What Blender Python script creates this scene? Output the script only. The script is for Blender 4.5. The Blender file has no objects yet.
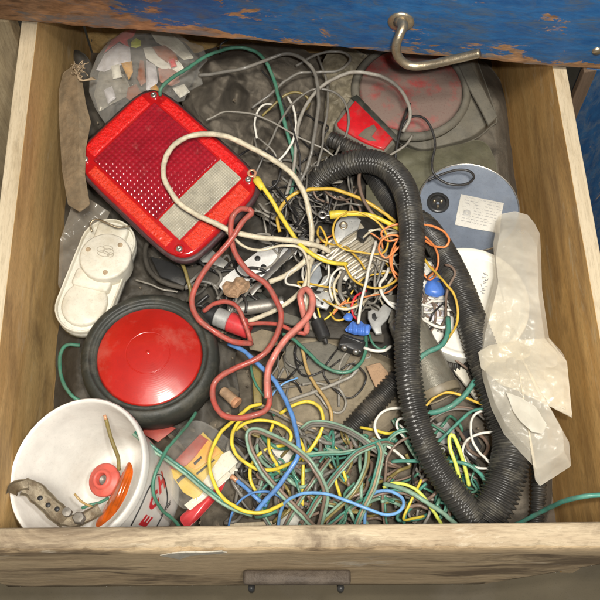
import bpy, math, random
import numpy as np
from mathutils import Vector, Matrix, noise
random.seed(7)
C = bpy.context.scene.collection
MM = 0.0012            # one drawing millimetre in metres
F = 950.0
# ------------------------------------------------------------------ camera
def nrm(v): return Vector(v).normalized()
Yc = nrm((-53, 2037, -950)); Uc = nrm((-2, 443, 950))
Yc = (Yc - Uc * Yc.dot(Uc)).normalized(); Xc = Yc.cross(Uc)
CAMH = 834.0
def ray(px, py):
    c = Vector(((px-300)/F, -(py-300)/F, -1))
    return Vector((c.dot(Xc), c.dot(Yc), c.dot(Uc)))
def W(px, py, z):
    """point of the place seen at photo pixel (px, py), z mm above the drawer floor"""
    r = ray(px, py); t = (z-CAMH)/r.z
    return Vector((r.x*t*MM, r.y*t*MM, z*MM))
CAM = Vector((0, 0, CAMH*MM))
def pxm(px, py, z): return (W(px+1, py, z)-W(px, py, z)).length
cam = bpy.data.cameras.new('camera'); co = bpy.data.objects.new('camera', cam); C.objects.link(co)
R = Matrix((Xc, Yc, Uc))
co.matrix_world = Matrix.Translation(CAM) @ R.to_4x4()
cam.sensor_width = 36; cam.lens = 36*F/600; cam.clip_start = .02; cam.clip_end = 50
bpy.context.scene.camera = co
# ------------------------------------------------------------------ materials
def mat(name, col, rough=.5, metal=0, var=.2, vs=60, dust=0, dcol=(.16,.135,.10), ds=45, bump=0, bs=300, coat=0,
        spec=.5, trans=0, alpha=1, sss=0, grime=.55):
    m = bpy.data.materials.new(name); m.use_nodes = True
    nt = m.node_tree; N = nt.nodes; L = nt.links; p = N['Principled BSDF']
    tc = N.new('ShaderNodeTexCoord')
    def noi(s, d=6, r=.6):
        n = N.new('ShaderNodeTexNoise'); n.inputs['Scale'].default_value = s
        n.inputs['Detail'].default_value = d; n.inputs['Roughness'].default_value = r
        L.new(tc.outputs['Object'], n.inputs['Vector']); return n
    n1 = noi(vs)
    mx = N.new('ShaderNodeMix'); mx.data_type = 'RGBA'
    mr = N.new('ShaderNodeMapRange'); mr.inputs[1].default_value = .3; mr.inputs[2].default_value = .7
    L.new(n1.outputs[0], mr.inputs[0]); L.new(mr.outputs[0], mx.inputs[0])
    mx.inputs[6].default_value = (*[max(0, c*(1-var)) for c in col], 1)
    mx.inputs[7].default_value = (*[min(1, c*(1+var)) for c in col], 1)
    out = mx.outputs[2]
    if dust > 0:
        n2 = noi(ds, 8, .65)
        r2 = N.new('ShaderNodeMapRange'); r2.inputs[1].default_value = .62-dust*.3; r2.inputs[2].default_value = .82-dust*.3
        r2.inputs[4].default_value = min(1, .35+dust*.6)
        L.new(n2.outputs[0], r2.inputs[0])
        m2 = N.new('ShaderNodeMix'); m2.data_type = 'RGBA'
        L.new(r2.outputs[0], m2.inputs[0]); L.new(out, m2.inputs[6]); m2.inputs[7].default_value = (*dcol, 1)
        out = m2.outputs[2]
        rr = N.new('ShaderNodeMapRange'); rr.inputs[3].default_value = rough; rr.inputs[4].default_value = .85
        L.new(r2.outputs[0], rr.inputs[0]); L.new(rr.outputs[0], p.inputs['Roughness'])
    else: p.inputs['Roughness'].default_value = rough
    n3 = noi(420, 5, .75); r3 = N.new('ShaderNodeMapRange'); r3.inputs[1].default_value = .54; r3.inputs[2].default_value = .74; r3.inputs[4].default_value = grime
    L.new(n3.outputs[0], r3.inputs[0]); m3 = N.new('ShaderNodeMix'); m3.data_type = 'RGBA'
    L.new(r3.outputs[0], m3.inputs[0]); L.new(out, m3.inputs[6]); m3.inputs[7].default_value = (*[.25*c+.02 for c in col], 1); out = m3.outputs[2]
    L.new(out, p.inputs['Base Color'])
    p.inputs['Metallic'].default_value = metal
    p.inputs['Coat Weight'].default_value = coat; p.inputs['Coat Roughness'].default_value = .15
    p.inputs['Specular IOR Level'].default_value = spec
    p.inputs['Transmission Weight'].default_value = trans
    p.inputs['Alpha'].default_value = alpha
    if sss: p.inputs['Subsurface Weight'].default_value = sss; p.inputs['Subsurface Scale'].default_value = .004
    if bump:
        nb = noi(bs, 8, .65); b = N.new('ShaderNodeBump'); b.inputs['Strength'].default_value = bump
        b.inputs['Distance'].default_value = .001
        L.new(nb.outputs[0], b.inputs['Height']); L.new(b.outputs[0], p.inputs['Normal'])
    return m
def wood(name, c1, c2, stain=(.12,.07,.035), axis=1, sa=.5, s=60, worn=None, bump=.5, thr=(.52,.72), gs=.07):
    m = bpy.data.materials.new(name); m.use_nodes = True
    nt = m.node_tree; N = nt.nodes; L = nt.links; p = N['Principled BSDF']; p.inputs['Roughness'].default_value = .72
    tc = N.new('ShaderNodeTexCoord'); mp = N.new('ShaderNodeMapping')
    sc = [1, 1, 1]; sc[axis] = gs; mp.inputs['Scale'].default_value = sc
    L.new(tc.outputs['Object'], mp.inputs['Vector'])
    def noi(src, s, d=8, r=.6, dist=0):
        n = N.new('ShaderNodeTexNoise'); n.inputs['Scale'].default_value = s; n.inputs['Detail'].default_value = d
        n.inputs['Roughness'].default_value = r; n.inputs['Distortion'].default_value = dist
        L.new(src, n.inputs['Vector']); return n.outputs[0]
    def ramp(src, a, b, hi=1.0):
        r = N.new('ShaderNodeMapRange'); r.inputs[1].default_value = a; r.inputs[2].default_value = b; r.inputs[4].default_value = hi
        L.new(src, r.inputs[0]); return r.outputs[0]
    def mix(f, a, b):
        x = N.new('ShaderNodeMix'); x.data_type = 'RGBA'; L.new(f, x.inputs[0])
        for i, v in ((6, a), (7, b)):
            if isinstance(v, tuple): x.inputs[i].default_value = (*v, 1)
            else: L.new(v, x.inputs[i])
        return x.outputs[2]
    g = noi(mp.outputs[0], s*1.2, 10, .7, .6)
    col = mix(ramp(g, .3, .7), c1, c2)
    fine = noi(mp.outputs[0], s*16, 5, .7)
    col = mix(ramp(fine, .48, .72, .6), col, tuple(c*.55 for c in c1))
    mp2 = N.new('ShaderNodeMapping'); sc = [1, 1, 1]; sc[axis] = .35; mp2.inputs['Scale'].default_value = sc
    L.new(tc.outputs['Object'], mp2.inputs['Vector'])
    st = noi(mp2.outputs[0], s*.5, 8, .65, .8)
    col = mix(ramp(st, thr[0], thr[1], sa), col, stain)
    if worn:
        wn = noi(mp2.outputs[0], s*.9, 10, .7, .4)
        col = mix(ramp(wn, .60, .68, .6), col, worn)
    L.new(col, p.inputs['Base Color'])
    b = N.new('ShaderNodeBump'); b.inputs['Strength'].default_value = bump; b.inputs['Distance'].default_value = .0015
    L.new(g, b.inputs['Height'])
    b2 = N.new('ShaderNodeBump'); b2.inputs['Strength'].default_value = bump*.7; b2.inputs['Distance'].default_value = .0006
    L.new(fine, b2.inputs['Height']); L.new(b.outputs[0], b2.inputs['Normal']); L.new(b2.outputs[0], p.inputs['Normal'])
    return m
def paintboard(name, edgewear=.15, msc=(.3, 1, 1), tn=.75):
    m = bpy.data.materials.new(name); m.use_nodes = True
    nt = m.node_tree; N = nt.nodes; L = nt.links; p = N['Principled BSDF']; p.inputs['Roughness'].default_value = .5
    tc = N.new('ShaderNodeTexCoord'); mp = N.new('ShaderNodeMapping'); mp.inputs['Scale'].default_value = msc
    L.new(tc.outputs['Object'], mp.inputs['Vector'])
    def noi(s, d=8, r=.65, dist=.3, src=None):
        n = N.new('ShaderNodeTexNoise'); n.inputs['Scale'].default_value = s; n.inputs['Detail'].default_value = d
        n.inputs['Roughness'].default_value = r; n.inputs['Distortion'].default_value = dist
        L.new(src or mp.outputs[0], n.inputs['Vector']); return n.outputs[0]
    def ramp(src, a, b, hi=1.0):
        r = N.new('ShaderNodeMapRange'); r.inputs[1].default_value = a; r.inputs[2].default_value = b; r.inputs[4].default_value = hi
        L.new(src, r.inputs[0]); return r.outputs[0]
    def mix(f, a, b):
        x = N.new('ShaderNodeMix'); x.data_type = 'RGBA'; L.new(f, x.inputs[0])
        for i, v in ((6, a), (7, b)):
            if isinstance(v, tuple): x.inputs[i].default_value = (*v, 1)
            else: L.new(v, x.inputs[i])
        return x.outputs[2]
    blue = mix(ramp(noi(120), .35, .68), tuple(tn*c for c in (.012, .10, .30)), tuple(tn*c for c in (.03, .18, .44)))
    blue = mix(ramp(noi(70, 10, .8, 1), .47, .62, .9), blue, (.07, .10, .14))
    bare = mix(ramp(noi(150), .35, .65), (.16, .085, .04), (.46, .25, .12))
    bare = mix(ramp(noi(50, 9, .7), .52, .60, .75), bare, (.13, .15, .16))
    # wear: more towards the left end (x<0) and along the bottom edge
    sx = N.new('ShaderNodeSeparateXYZ'); L.new(tc.outputs['Object'], sx.inputs[0])
    gx = N.new('ShaderNodeMapRange'); gx.inputs[1].default_value = -.30; gx.inputs[2].default_value = .05
    gx.inputs[3].default_value = .14; gx.inputs[4].default_value = -.045; L.new(sx.outputs[0], gx.inputs[0])
    gz = N.new('ShaderNodeMapRange'); gz.inputs[1].default_value = .001; gz.inputs[2].default_value = .014
    gz.inputs[3].default_value = edgewear; gz.inputs[4].default_value = 0; L.new(sx.outputs[2], gz.inputs[0])
    a1 = N.new('ShaderNodeMath'); L.new(gx.outputs[0], a1.inputs[0]); L.new(gz.outputs[0], a1.inputs[1])
    a2 = N.new('ShaderNodeMath'); L.new(a1.outputs[0], a2.inputs[0]); L.new(noi(24, 12, .74, .5), a2.inputs[1])
    col = mix(ramp(a2.outputs[0], .542, .556), blue, bare)
    L.new(col, p.inputs['Base Color'])
    b = N.new('ShaderNodeBump'); b.inputs['Strength'].default_value = .5; b.inputs['Distance'].default_value = .001
    L.new(noi(200), b.inputs['Height']); L.new(b.outputs[0], p.inputs['Normal'])
    return m
def film(name, col, diff=.35, rough=.15, vs=25, lo=.6, hi=1.5):
    """thin plastic: part see-through, part milky, glossy on top"""
    m = bpy.data.materials.new(name); m.use_nodes = True
    nt = m.node_tree; N = nt.nodes; L = nt.links
    for n in list(N): N.remove(n)
    out = N.new('ShaderNodeOutputMaterial'); tr = N.new('ShaderNodeBsdfTransparent'); tr.inputs[0].default_value = (*[min(1, .6+.4*c/max(col)) for c in col], 1)
    p = N.new('ShaderNodeBsdfPrincipled'); p.inputs['Base Color'].default_value = (*col, 1); p.inputs['Roughness'].default_value = rough
    p.inputs['Specular IOR Level'].default_value = .8
    tl = N.new('ShaderNodeBsdfTranslucent'); tl.inputs[0].default_value = (*col, 1)
    ms = N.new('ShaderNodeMixShader'); ms.inputs[0].default_value = .3; L.new(p.outputs[0], ms.inputs[1]); L.new(tl.outputs[0], ms.inputs[2])
    lw = N.new('ShaderNodeLayerWeight'); lw.inputs[0].default_value = .25; lm_ = N.new('ShaderNodeMath'); lm_.operation = 'MULTIPLY'; lm_.inputs[1].default_value = .55; L.new(lw.outputs['Facing'], lm_.inputs[0])
    tc = N.new('ShaderNodeTexCoord'); n = N.new('ShaderNodeTexNoise'); n.inputs['Scale'].default_value = vs; n.inputs['Detail'].default_value = 8
    L.new(tc.outputs['Object'], n.inputs['Vector'])
    r = N.new('ShaderNodeMapRange'); r.inputs[1].default_value = .3; r.inputs[2].default_value = .7; r.inputs[3].default_value = diff*lo; r.inputs[4].default_value = min(1, diff*hi)
    L.new(n.outputs[0], r.inputs[0])
    a = N.new('ShaderNodeMath'); a.use_clamp = True; L.new(r.outputs[0], a.inputs[0]); L.new(lm_.outputs[0], a.inputs[1])
    mm = N.new('ShaderNodeMixShader'); L.new(a.outputs[0], mm.inputs[0]); L.new(tr.outputs[0], mm.inputs[1]); L.new(ms.outputs[0], mm.inputs[2])
    L.new(mm.outputs[0], out.inputs[0])
    b = N.new('ShaderNodeBump'); b.inputs['Strength'].default_value = .12; b.inputs['Distance'].default_value = .002
    n2 = N.new('ShaderNodeTexNoise'); n2.inputs['Scale'].default_value = 90; L.new(tc.outputs['Object'], n2.inputs['Vector'])
    L.new(n2.outputs[0], b.inputs['Height']); L.new(b.outputs[0], p.inputs['Normal'])
    return m
DUSTC = (.20, .165, .12)
def wm(name, col, dust=.35, rough=.42): return mat(name, col, rough+.06, var=.25, vs=70, dust=min(1, dust+.18), dcol=tuple(.55*c+.33*d for c, d in zip(col, DUSTC)), ds=110, bump=.15, bs=500, coat=.15)
M = dict(
 cream=wm('cream_rubber', (.62,.55,.40), .45), red=wm('faded_red_rubber', (.42,.075,.055), .5), pink=wm('pink_red_rubber', (.58,.17,.13), .5),
 blue=wm('blue_plastic', (.10,.25,.56), .3), pblue=wm('pale_blue_plastic', (.16,.36,.66), .3), yellow=wm('yellow_plastic', (.72,.56,.05), .3), gold=wm('golden_yellow_plastic', (.66,.42,.05), .35),
 lime=wm('lime_yellow_plastic', (.66,.72,.12), .3), green=wm('green_plastic', (.055,.20,.13), .4), pgreen=wm('pale_green_plastic', (.22,.36,.26), .45),
 teal=wm('teal_plastic', (.06,.24,.18), .45), white=wm('white_plastic_wire', (.75,.72,.64), .3), orange=wm('orange_plastic', (.75,.24,.07), .3),
 grey=wm('grey_wire', (.17,.16,.14), .5), lgrey=wm('light_grey_wire', (.30,.28,.24), .5), black=wm('black_wire', (.022,.021,.021), .25), brown=wm('brown_wire', (.20,.135,.10), .45), tan=wm('tan_wire', (.42,.28,.10), .4),
 olive=wm('olive_wire', (.22,.17,.05), .4),
 hose=mat('black_corrugated_plastic', (.038,.036,.033), .36, var=.35, dust=.36, dcol=(.15,.135,.10), ds=45, coat=0),
 hosed=mat('dusty_corrugated_plastic', (.03,.028,.025), .45, dust=.45, dcol=(.13,.11,.085), ds=60),
 rubber=mat('dusty_black_rubber', (.03,.032,.026), .5, dust=.45, dcol=(.11,.10,.075), ds=40, bump=.3, bs=400),
 blackp=mat('black_plastic', (.025,.025,.025), .35, dust=.25, dcol=(.1,.09,.07), bump=.1),
 lens=mat('red_lens_plastic', (.42,.008,.010), .16, dust=.10, dcol=(.35,.08,.06), ds=35, coat=.5, var=.12, sss=.1),
 lensd=mat('dark_red_lens_plastic', (.30,.008,.018), .13, dust=.15, dcol=(.36,.10,.09), ds=60, coat=.6, var=.25, vs=40),
 reflex=mat('red_flash_lit_reflex_plastic', (.82,.009,.007), .3, var=.45, vs=700, bump=.9, bs=900, coat=.25, dust=.03, dcol=(.7,.12,.06)),  # flash thrown back by the reflector is put into this bright red
 reflexo=mat('orange_red_flash_lit_reflex_plastic', (.95,.032,.009), .3, var=.6, vs=800, bump=.9, bs=900, coat=.25, dust=.03, dcol=(.7,.2,.08)),  # orange-red brightened to stand for the returned flash
 clear=mat('clear_ribbed_lens', (.38,.35,.27), .3, dust=.3, dcol=(.27,.25,.18), ds=120, coat=.6, var=.3),
 steel=mat('scratched_steel', (.55,.53,.48), .32, metal=.9, dust=.25, bump=.15), dsteel=mat('dull_steel', (.30,.28,.25), .5, metal=.6, dust=.5, bump=.3),
 copper=mat('copper', (.80,.42,.24), .35, metal=.45, dust=.1), brass=mat('brass_stain', (.47,.39,.27), .33, metal=.85, dust=.4, dcol=(.19,.14,.085), ds=70, bump=.4),
 whitep=mat('aged_white_plastic', (.68,.65,.55), .45, dust=.5, dcol=(.42,.36,.24), ds=22, var=.1, grime=.4),
 whited=mat('dusty_white_plastic', (.66,.64,.56), .5, dust=.35, dcol=(.40,.35,.25), ds=30, var=.1),
 bucket=mat('white_bucket_plastic', (.76,.74,.69), .38, dust=.5, dcol=(.56,.51,.45), ds=14, var=.08, coat=.1, grime=.2),
 bluedisc=mat('slate_blue_paint', (.17,.20,.25), .45, dust=.3, dcol=(.24,.25,.25), ds=25, var=.12, bump=.15),
 paper=mat('off_white_paper', (.62,.60,.54), .7, var=.06, dust=.15, dcol=(.5,.46,.36)), ink=mat('grey_ink', (.20,.19,.18), .7),
 inkd=mat('black_ink', (.02,.02,.02), .5), inkr=mat('red_ink', (.62,.03,.04), .45, var=.1),
 card=mat('brown_cardboard', (.20,.145,.085), .85, dust=.4, dcol=(.12,.095,.06), var=.3, bump=.6, bs=250),
 twine=mat('frayed_twine', (.36,.27,.17), .9, var=.4),
 rag=mat('grey_dusty_cloth', (.125,.107,.082), .92, dust=.35, dcol=(.075,.064,.05), ds=25, var=.35, vs=40, bump=.8, bs=420),
 rag2=mat('brown_dusty_cloth', (.12,.10,.072), .9, dust=.4, dcol=(.07,.058,.042), ds=20, var=.35, bump=.7, bs=350),
 ragd=mat('dark_dusty_plastic', (.055,.048,.038), .7, dust=.4, dcol=(.10,.085,.062), ds=35, bump=.6, bs=300),
 slab=mat('dusty_brown_plate', (.22,.18,.12), .8, dust=.4, dcol=(.12,.097,.066), ds=25, bump=.4, var=.3),
 oliv=mat('olive_grey_vinyl', (.11,.105,.065), .7, dust=.5, dcol=(.12,.108,.078), ds=25, bump=.4),
 dred=mat('dusty_red_lens', (.36,.035,.035), .5, dust=1.0, dcol=(.19,.145,.12), ds=26, bump=.3),
 bred=mat('bright_red_lens', (.55,.012,.018), .35, dust=.45, dcol=(.14,.10,.08), ds=40, coat=.3),
 hous=mat('dusty_grey_housing', (.135,.125,.10), .75, dust=.5, dcol=(.175,.155,.115), ds=22, bump=.5),
 canis=mat('dull_smoky_cylinder', (.20,.185,.145), .35, metal=.35, dust=.45, dcol=(.12,.09,.055), ds=50, coat=.3, bump=.4),
 film=film('clear_plastic_film', (.85,.84,.80), .03, .06, vs=60, lo=.2, hi=3), bag=film('milky_plastic_bag', (.90,.86,.76), .29, .33, vs=14, lo=.55, hi=1.5),
 filmt=film('dirty_plastic_film', (.40,.37,.32), .34, .2),
 grom=mat('red_rubber', (.62,.11,.08), .5, dust=.2, dcol=(.5,.2,.15)), amber=mat('amber_lens', (.48,.085,.005), .2, coat=.4, var=.35, vs=60, dust=.2, dcol=(.3,.1,.03)),
 rust=mat('rusty_zinc', (.22,.18,.12), .5, metal=.4, dust=.55, dcol=(.10,.06,.03), ds=90, bump=.7), rustb=mat('rust_tan_block', (.38,.24,.14), .8, dust=.4, bump=.5),
 cyel=mat('yellow_card', (.55,.38,.05), .5, var=.1, dust=.2, dcol=(.45,.33,.1)), cred=mat('red_card', (.30,.045,.03), .5, dust=.25, dcol=(.45,.2,.12)),
 redp=mat('red_plastic', (.55,.04,.045), .3, dust=.25, dcol=(.3,.1,.08), coat=.3), bluen=mat('blue_connector_plastic', (.08,.20,.62), .35, dust=.15, dcol=(.2,.25,.4)),
 greyp=mat('pale_grey_metal', (.42,.42,.40), .45, metal=.3, dust=.3, dcol=(.3,.28,.22), bump=.1), ribs=mat('pale_beige_ribs', (.50,.45,.35), .4, metal=.3, dust=.35, dcol=(.28,.24,.17)),
 brownp=mat('brown_wrapper', (.24,.07,.025), .35, coat=.5), lav=mat('lavender_white_paper', (.52,.50,.54), .5, var=.15, vs=50), pinkp=mat('pinkish_paper', (.36,.17,.13), .5, var=.3, vs=60),
 lim=mat('lime_sticker', (.55,.60,.04), .5), orp=mat('orange_packet', (.55,.28,.05), .5),
 tobacco=mat('copper_sleeve', (.34,.22,.13), .7, var=.4, vs=80, bump=.5),
)
# ------------------------------------------------------------------ object helpers
WORLD = {}
def thing(name, label, cat, loc, group=None):
    o = bpy.data.objects.new(name, None); C.objects.link(o); o.location = loc; o.empty_display_size = .01
    o['label'] = label; o['category'] = cat; WORLD[o.name] = Vector(loc)
    if group: o['group'] = group
    return o
def obj(name, V, Fc, mats, parent=None, label=None, cat=None, group=None, kind=None, smooth=True, mi=None, angle=None):
    V = [Vector(v) for v in V]
    if parent is not None: org = WORLD[parent.name]
    else: org = sum(V, Vector())/len(V); org.z = min(v.z for v in V)
    me = bpy.data.meshes.new(name); me.from_pydata([v-org for v in V], [], Fc)
    for m in (mats if isinstance(mats, (list, tuple)) else [mats]): me.materials.append(m if not isinstance(m, str) else M[m])
    if mi is not None: me.polygons.foreach_set('material_index', mi)
    me.polygons.foreach_set('use_smooth', [smooth]*len(me.polygons)); me.update()
    if angle: me.set_sharp_from_angle(angle=math.radians(angle))
    o = bpy.data.objects.new(name, me); C.objects.link(o)
    WORLD[o.name] = org
    if parent is not None: o.parent = parent
    else: o.location = org
    if label: o['label'] = label
    if cat: o['category'] = cat
    if group: o['group'] = group
    if kind: o['kind'] = kind
    return o
def merge(*parts):
    V, Fc = [], []
    for v, f in parts:
        n = len(V); V += list(v); Fc += [[i+n for i in q] for q in f]
    return V, Fc
def smooth_path(P, per=6, widths=None):
    P = [np.array(p, float) for p in P]
    if len(P) < 3: per = 10
    Q = [2*P[0]-P[1]]+P+[2*P[-1]-P[-2]]; out = []; ts = []
    for i in range(1, len(Q)-2):
        p0, p1, p2, p3 = Q[i-1:i+3]
        for k in range(per):
            t = k/per
            out.append(.5*((2*p1)+(-p0+p2)*t+(2*p0-5*p1+4*p2-p3)*t*t+(-p0+3*p1-3*p2+p3)*t**3)); ts.append(i-1+t)
    out.append(P[-1]); ts.append(len(P)-1)
    return np.array(out), np.array(ts)
def resample(P, step):
    d = np.r_[0, np.cumsum(np.linalg.norm(np.diff(P, axis=0), axis=1))]
    n = max(3, int(d[-1]/step)+1); s = np.linspace(0, d[-1], n)
    return np.stack([np.interp(s, d, P[:, k]) for k in range(P.shape[1])], 1), s
def frames(P, ref=None):
    T = np.gradient(P, axis=0); T /= np.linalg.norm(T, axis=1)[:, None]+1e-12
    Ns = []
    if ref is not None:
        for p, t in zip(P, T):
            n = ref-p; n = n-t*n.dot(t); Ns.append(n/np.linalg.norm(n))
    else:
        n = np.array([0, 0, 1.]) if abs(T[0][2]) < .9 else np.array([1., 0, 0])
        for t in T:
            n = n-t*n.dot(t); n /= np.linalg.norm(n)+1e-12; Ns.append(n.copy())
    Ns = np.array(Ns); return T, Ns, np.cross(T, Ns)
def tube_geo(P, rad, n=10, ref=None, cap=True, prof=None, flat=None):
    T, A, B = frames(P, ref); m = len(P); rad = np.broadcast_to(rad, (m,)) if np.ndim(rad) <= 1 else rad
    V, Fc = [], []
    for i in range(m):
        for k in range(n):
            a = 2*math.pi*k/n
            r = rad[i] if rad.ndim == 1 else rad[i, k]
            ca, sa = math.cos(a), math.sin(a)
            V.append(P[i]+A[i]*ca*r*(1 if flat is None else flat)+B[i]*sa*r)
    for i in range(m-1):
        for k in range(n):
            k2 = (k+1) % n; Fc.append([i*n+k, i*n+k2, (i+1)*n+k2, (i+1)*n+k])
    if cap: Fc.append(list(range(n))[::-1]); Fc.append([(m-1)*n+k for k in range(n)])
    return V, Fc
def parse(s): return [tuple(float(x) for x in q.split(',')) for q in s.split()]
def wpath(s, step=.0025, jit=0, sm=6):
    P = [tuple(W(*q[:3])) for q in (parse(s) if isinstance(s, str) else s)]
    Q, _ = smooth_path(P, sm); Q, _ = resample(Q, step)
    if jit:
        o = random.random()*50
        for i, q in enumerate(Q):
            v = noise.noise_vector(Vector((q[0]*45+o, q[1]*45, q[2]*45))); v2 = noise.noise_vector(Vector((q[0]*130+o, q[1]*130, 7)))
            q += np.array(v)*jit*1.5+np.array(v2)*jit*.45
    return Q
def radpx(s, w):
    p = (parse(s) if isinstance(s, str) else s); q = p[len(p)//2]; return w/2*pxm(*q[:3])
WK = .80
WG = 'loose wires tangled in the drawer'
def wire(name, label, s, w, m, parent=None, cat='wire', group=WG, n=9, jit=.0006):
    Q = wpath(s, jit=jit); o_ = random.random()*90
    rr_ = np.array([1+.09*noise.noise(Vector((i*.22+o_, 1, 2))) for i in range(len(Q))])
    V, Fc = tube_geo(Q, radpx(s, w)*WK*rr_, n)
    return obj(name, V, Fc, m, parent, label, None if parent else cat, None if parent else group)
def ribbon(label, s, w, cols, name='flat_cable'):
    """bonded flat cable: parallel insulated conductors side by side, twisting a little"""
    Q = wpath(s, jit=.0006); r = radpx(s, w)*.84/len(cols)
    T, A, B = frames(Q, np.array(CAM)); L = np.linspace(0, 1, len(Q)); ph = random.random()*6
    V, Fc, mi = [], [], []
    for j, c in enumerate(cols):
        off = (j-(len(cols)-1)/2)*2*r*.96
        ang = .55*np.sin(L*5+ph)
        P = Q+B*(np.cos(ang)*off)[:, None]+A*(np.sin(ang)*off)[:, None]
        v, f = tube_geo(P, r, 8); k = len(V); V += v; Fc += [[a+k for a in q] for q in f]; mi += [j]*len(f)
    return obj(name, V, Fc, [M[c] for c in cols], None, label, 'cable', WG, mi=mi)
def revolve(prof, n, fr, a0=0, a1=2*math.pi):
    full = abs(a1-a0-2*math.pi) < 1e-6; V, Fc = [], []; m = len(prof); cnt = n if full else n+1
    for k in range(cnt):
        a = a0+(a1-a0)*k/n
        for r, z in prof: V.append(fr @ Vector((r*math.cos(a), r*math.sin(a), z)))
    for k in range(n):
        k2 = (k+1) % cnt
        for i in range(m-1):
            q = [k*m+i, k2*m+i, k2*m+i+1, k*m+i+1]; Fc.append(q)
    return V, Fc
def frame(cx, cy, z, dx=1, dy=0, tx=0, ty=0):
    o = W(cx, cy, z); x = (W(cx+dx*5, cy+dy*5, z)-o).normalized(); zz = Vector((0, 0, 1)); y = zz.cross(x)
    m = Matrix((x, y, zz)).transposed().to_4x4()
    return Matrix.Translation(o) @ m @ Matrix.Rotation(math.radians(tx), 4, 'X') @ Matrix.Rotation(math.radians(ty), 4, 'Y')
def inset(P, d):
    n = len(P); out = []
    for i in range(n):
        a, b, c = Vector(P[i-1]), Vector(P[i]), Vector(P[(i+1) % n])
        e1 = (b-a).normalized(); e2 = (c-b).normalized(); n1 = Vector((-e1.y, e1.x)); n2 = Vector((-e2.y, e2.x))
        nn = (n1+n2); nn = nn/max(.3, nn.length_squared/2) if nn.length > 1e-6 else n1
        out.append(b+nn*d)
    return out
def area(P): return sum(P[i-1][0]*P[i][1]-P[i][0]*P[i-1][1] for i in range(len(P)))/2
def prism(P, h, fr, bev=.0006, z0=0):
    P = [tuple(p) for p in P]
    if area(P) < 0: P = P[::-1]
    rings = [(inset(P, bev*.5), z0), (P, z0+bev*.5), (P, z0+h-bev), (inset(P, bev*.4), z0+h-bev*.35), (inset(P, bev), z0+h)]
    n = len(P); V = []; Fc = []
    for r, z in rings: V += [fr @ Vector((q[0], q[1], z)) for q in r]
    for j in range(len(rings)-1):
        for k in range(n): Fc.append([j*n+k, j*n+(k+1) % n, (j+1)*n+(k+1) % n, (j+1)*n+k])
    Fc.append(list(range(n))[::-1]); Fc.append([(len(rings)-1)*n+k for k in range(n)])
    return V, Fc
def rect(sx, sy, r=.0, cx=0, cy=0, seg=4):
    if r <= 0: return [(cx-sx/2, cy-sy/2), (cx+sx/2, cy-sy/2), (cx+sx/2, cy+sy/2), (cx-sx/2, cy+sy/2)]
    out = []
    for (x, y, a) in ((1, -1, -90), (1, 1, 0), (-1, 1, 90), (-1, -1, 180)):
        for k in range(seg+1):
            t = math.radians(a+90*k/seg); out.append((cx+x*(sx/2-r)+r*math.cos(t), cy+y*(sy/2-r)+r*math.sin(t)))
    return out
def circ(r, n=24, cx=0, cy=0): return [(cx+r*math.cos(2*math.pi*k/n), cy+r*math.sin(2*math.pi*k/n)) for k in range(n)]
def pxpoly(s, fr, z):
    """photo-pixel outline on the local plane of fr"""
    inv = fr.inverted(); out = []
    nz = (fr.to_3x3() @ Vector((0, 0, 1))).normalized(); o = fr.translation
    for q in (parse(s) if isinstance(s, str) else s):
        r = ray(q[0], q[1]); t = (o-CAM).dot(nz)/r.dot(nz); v = inv @ (CAM+r*t); out.append((v.x, v.y))
    return out
def plate(name, s, z, h, m, parent=None, bev=.0006, tx=0, ty=0, dx=1, dy=0, **k):
    pts = parse(s); cx = sum(p[0] for p in pts)/len(pts); cy = sum(p[1] for p in pts)/len(pts)
    fr = frame(cx, cy, z, dx, dy, tx, ty); V, Fc = prism(pxpoly(s, fr, z), h*MM, fr, bev, z0=-h*MM)
    return obj(name, V, Fc, m, parent, angle=40, **k)
def sheet_geo(s, zf, n=150, m=46, th=1.0, c=None, sharp=False):
    pts = parse(s) if isinstance(s, str) else s
    P = [np.array(p[:2]) for p in pts]; P.append(P[0]); Q = []
    # closed smooth outline
    K = len(P)-1
    if sharp: Q = [P[i]+(P[i+1]-P[i])*k/8 for i in range(K) for k in range(8)]
    else:
     for i in range(K):
        p0, p1, p2, p3 = P[(i-1) % K], P[i], P[(i+1) % K], P[(i+2) % K]
        for k in range(8):
            t = k/8; Q.append(.5*((2*p1)+(-p0+p2)*t+(2*p0-5*p1+4*p2-p3)*t*t+(-p0+3*p1-3*p2+p3)*t**3))
    Q.append(Q[0]); Q = np.array(Q); Q, _ = resample(Q, np.sum(np.linalg.norm(np.diff(Q, axis=0), axis=1))/n); Q = Q[:-1]; n = len(Q)
    c = np.array(c) if c is not None else Q.mean(0)
    V, Fc = [], []
    for side in (0, 1):
        V.append(W(c[0], c[1], zf(c[0], c[1], 0)-side*th))
        for j in range(1, m+1):
            s_ = (j/m)**.75
            for q in Q:
                x, y = c+(q-c)*s_; V.append(W(x, y, zf(x, y, s_)-side*th))
    off = 1+m*n
    for side in (0, 1):
        b = side*off
        for k in range(n):
            f = [b, b+1+k, b+1+(k+1) % n]; Fc.append(f if side else f[::-1])
            for j in range(m-1):
                f = [b+1+j*n+k, b+1+(j+1)*n+k, b+1+(j+1)*n+(k+1) % n, b+1+j*n+(k+1) % n]; Fc.append(f if side else f[::-1])
    b = 1+(m-1)*n
    for k in range(n): Fc.append([b+k, b+off+k, b+off+(k+1) % n, b+(k+1) % n])
    return V, Fc
def fold(x, y, sc=.03, seed=0, oct=4):
    v = 0; a = 1; f = sc
    for i in range(oct):
        v += a*(1-2*abs(noise.noise(Vector((x*f+seed, y*f-seed*.7, seed*1.3+i*9))))); a *= .5; f *= 2
    return v/1.9
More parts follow.
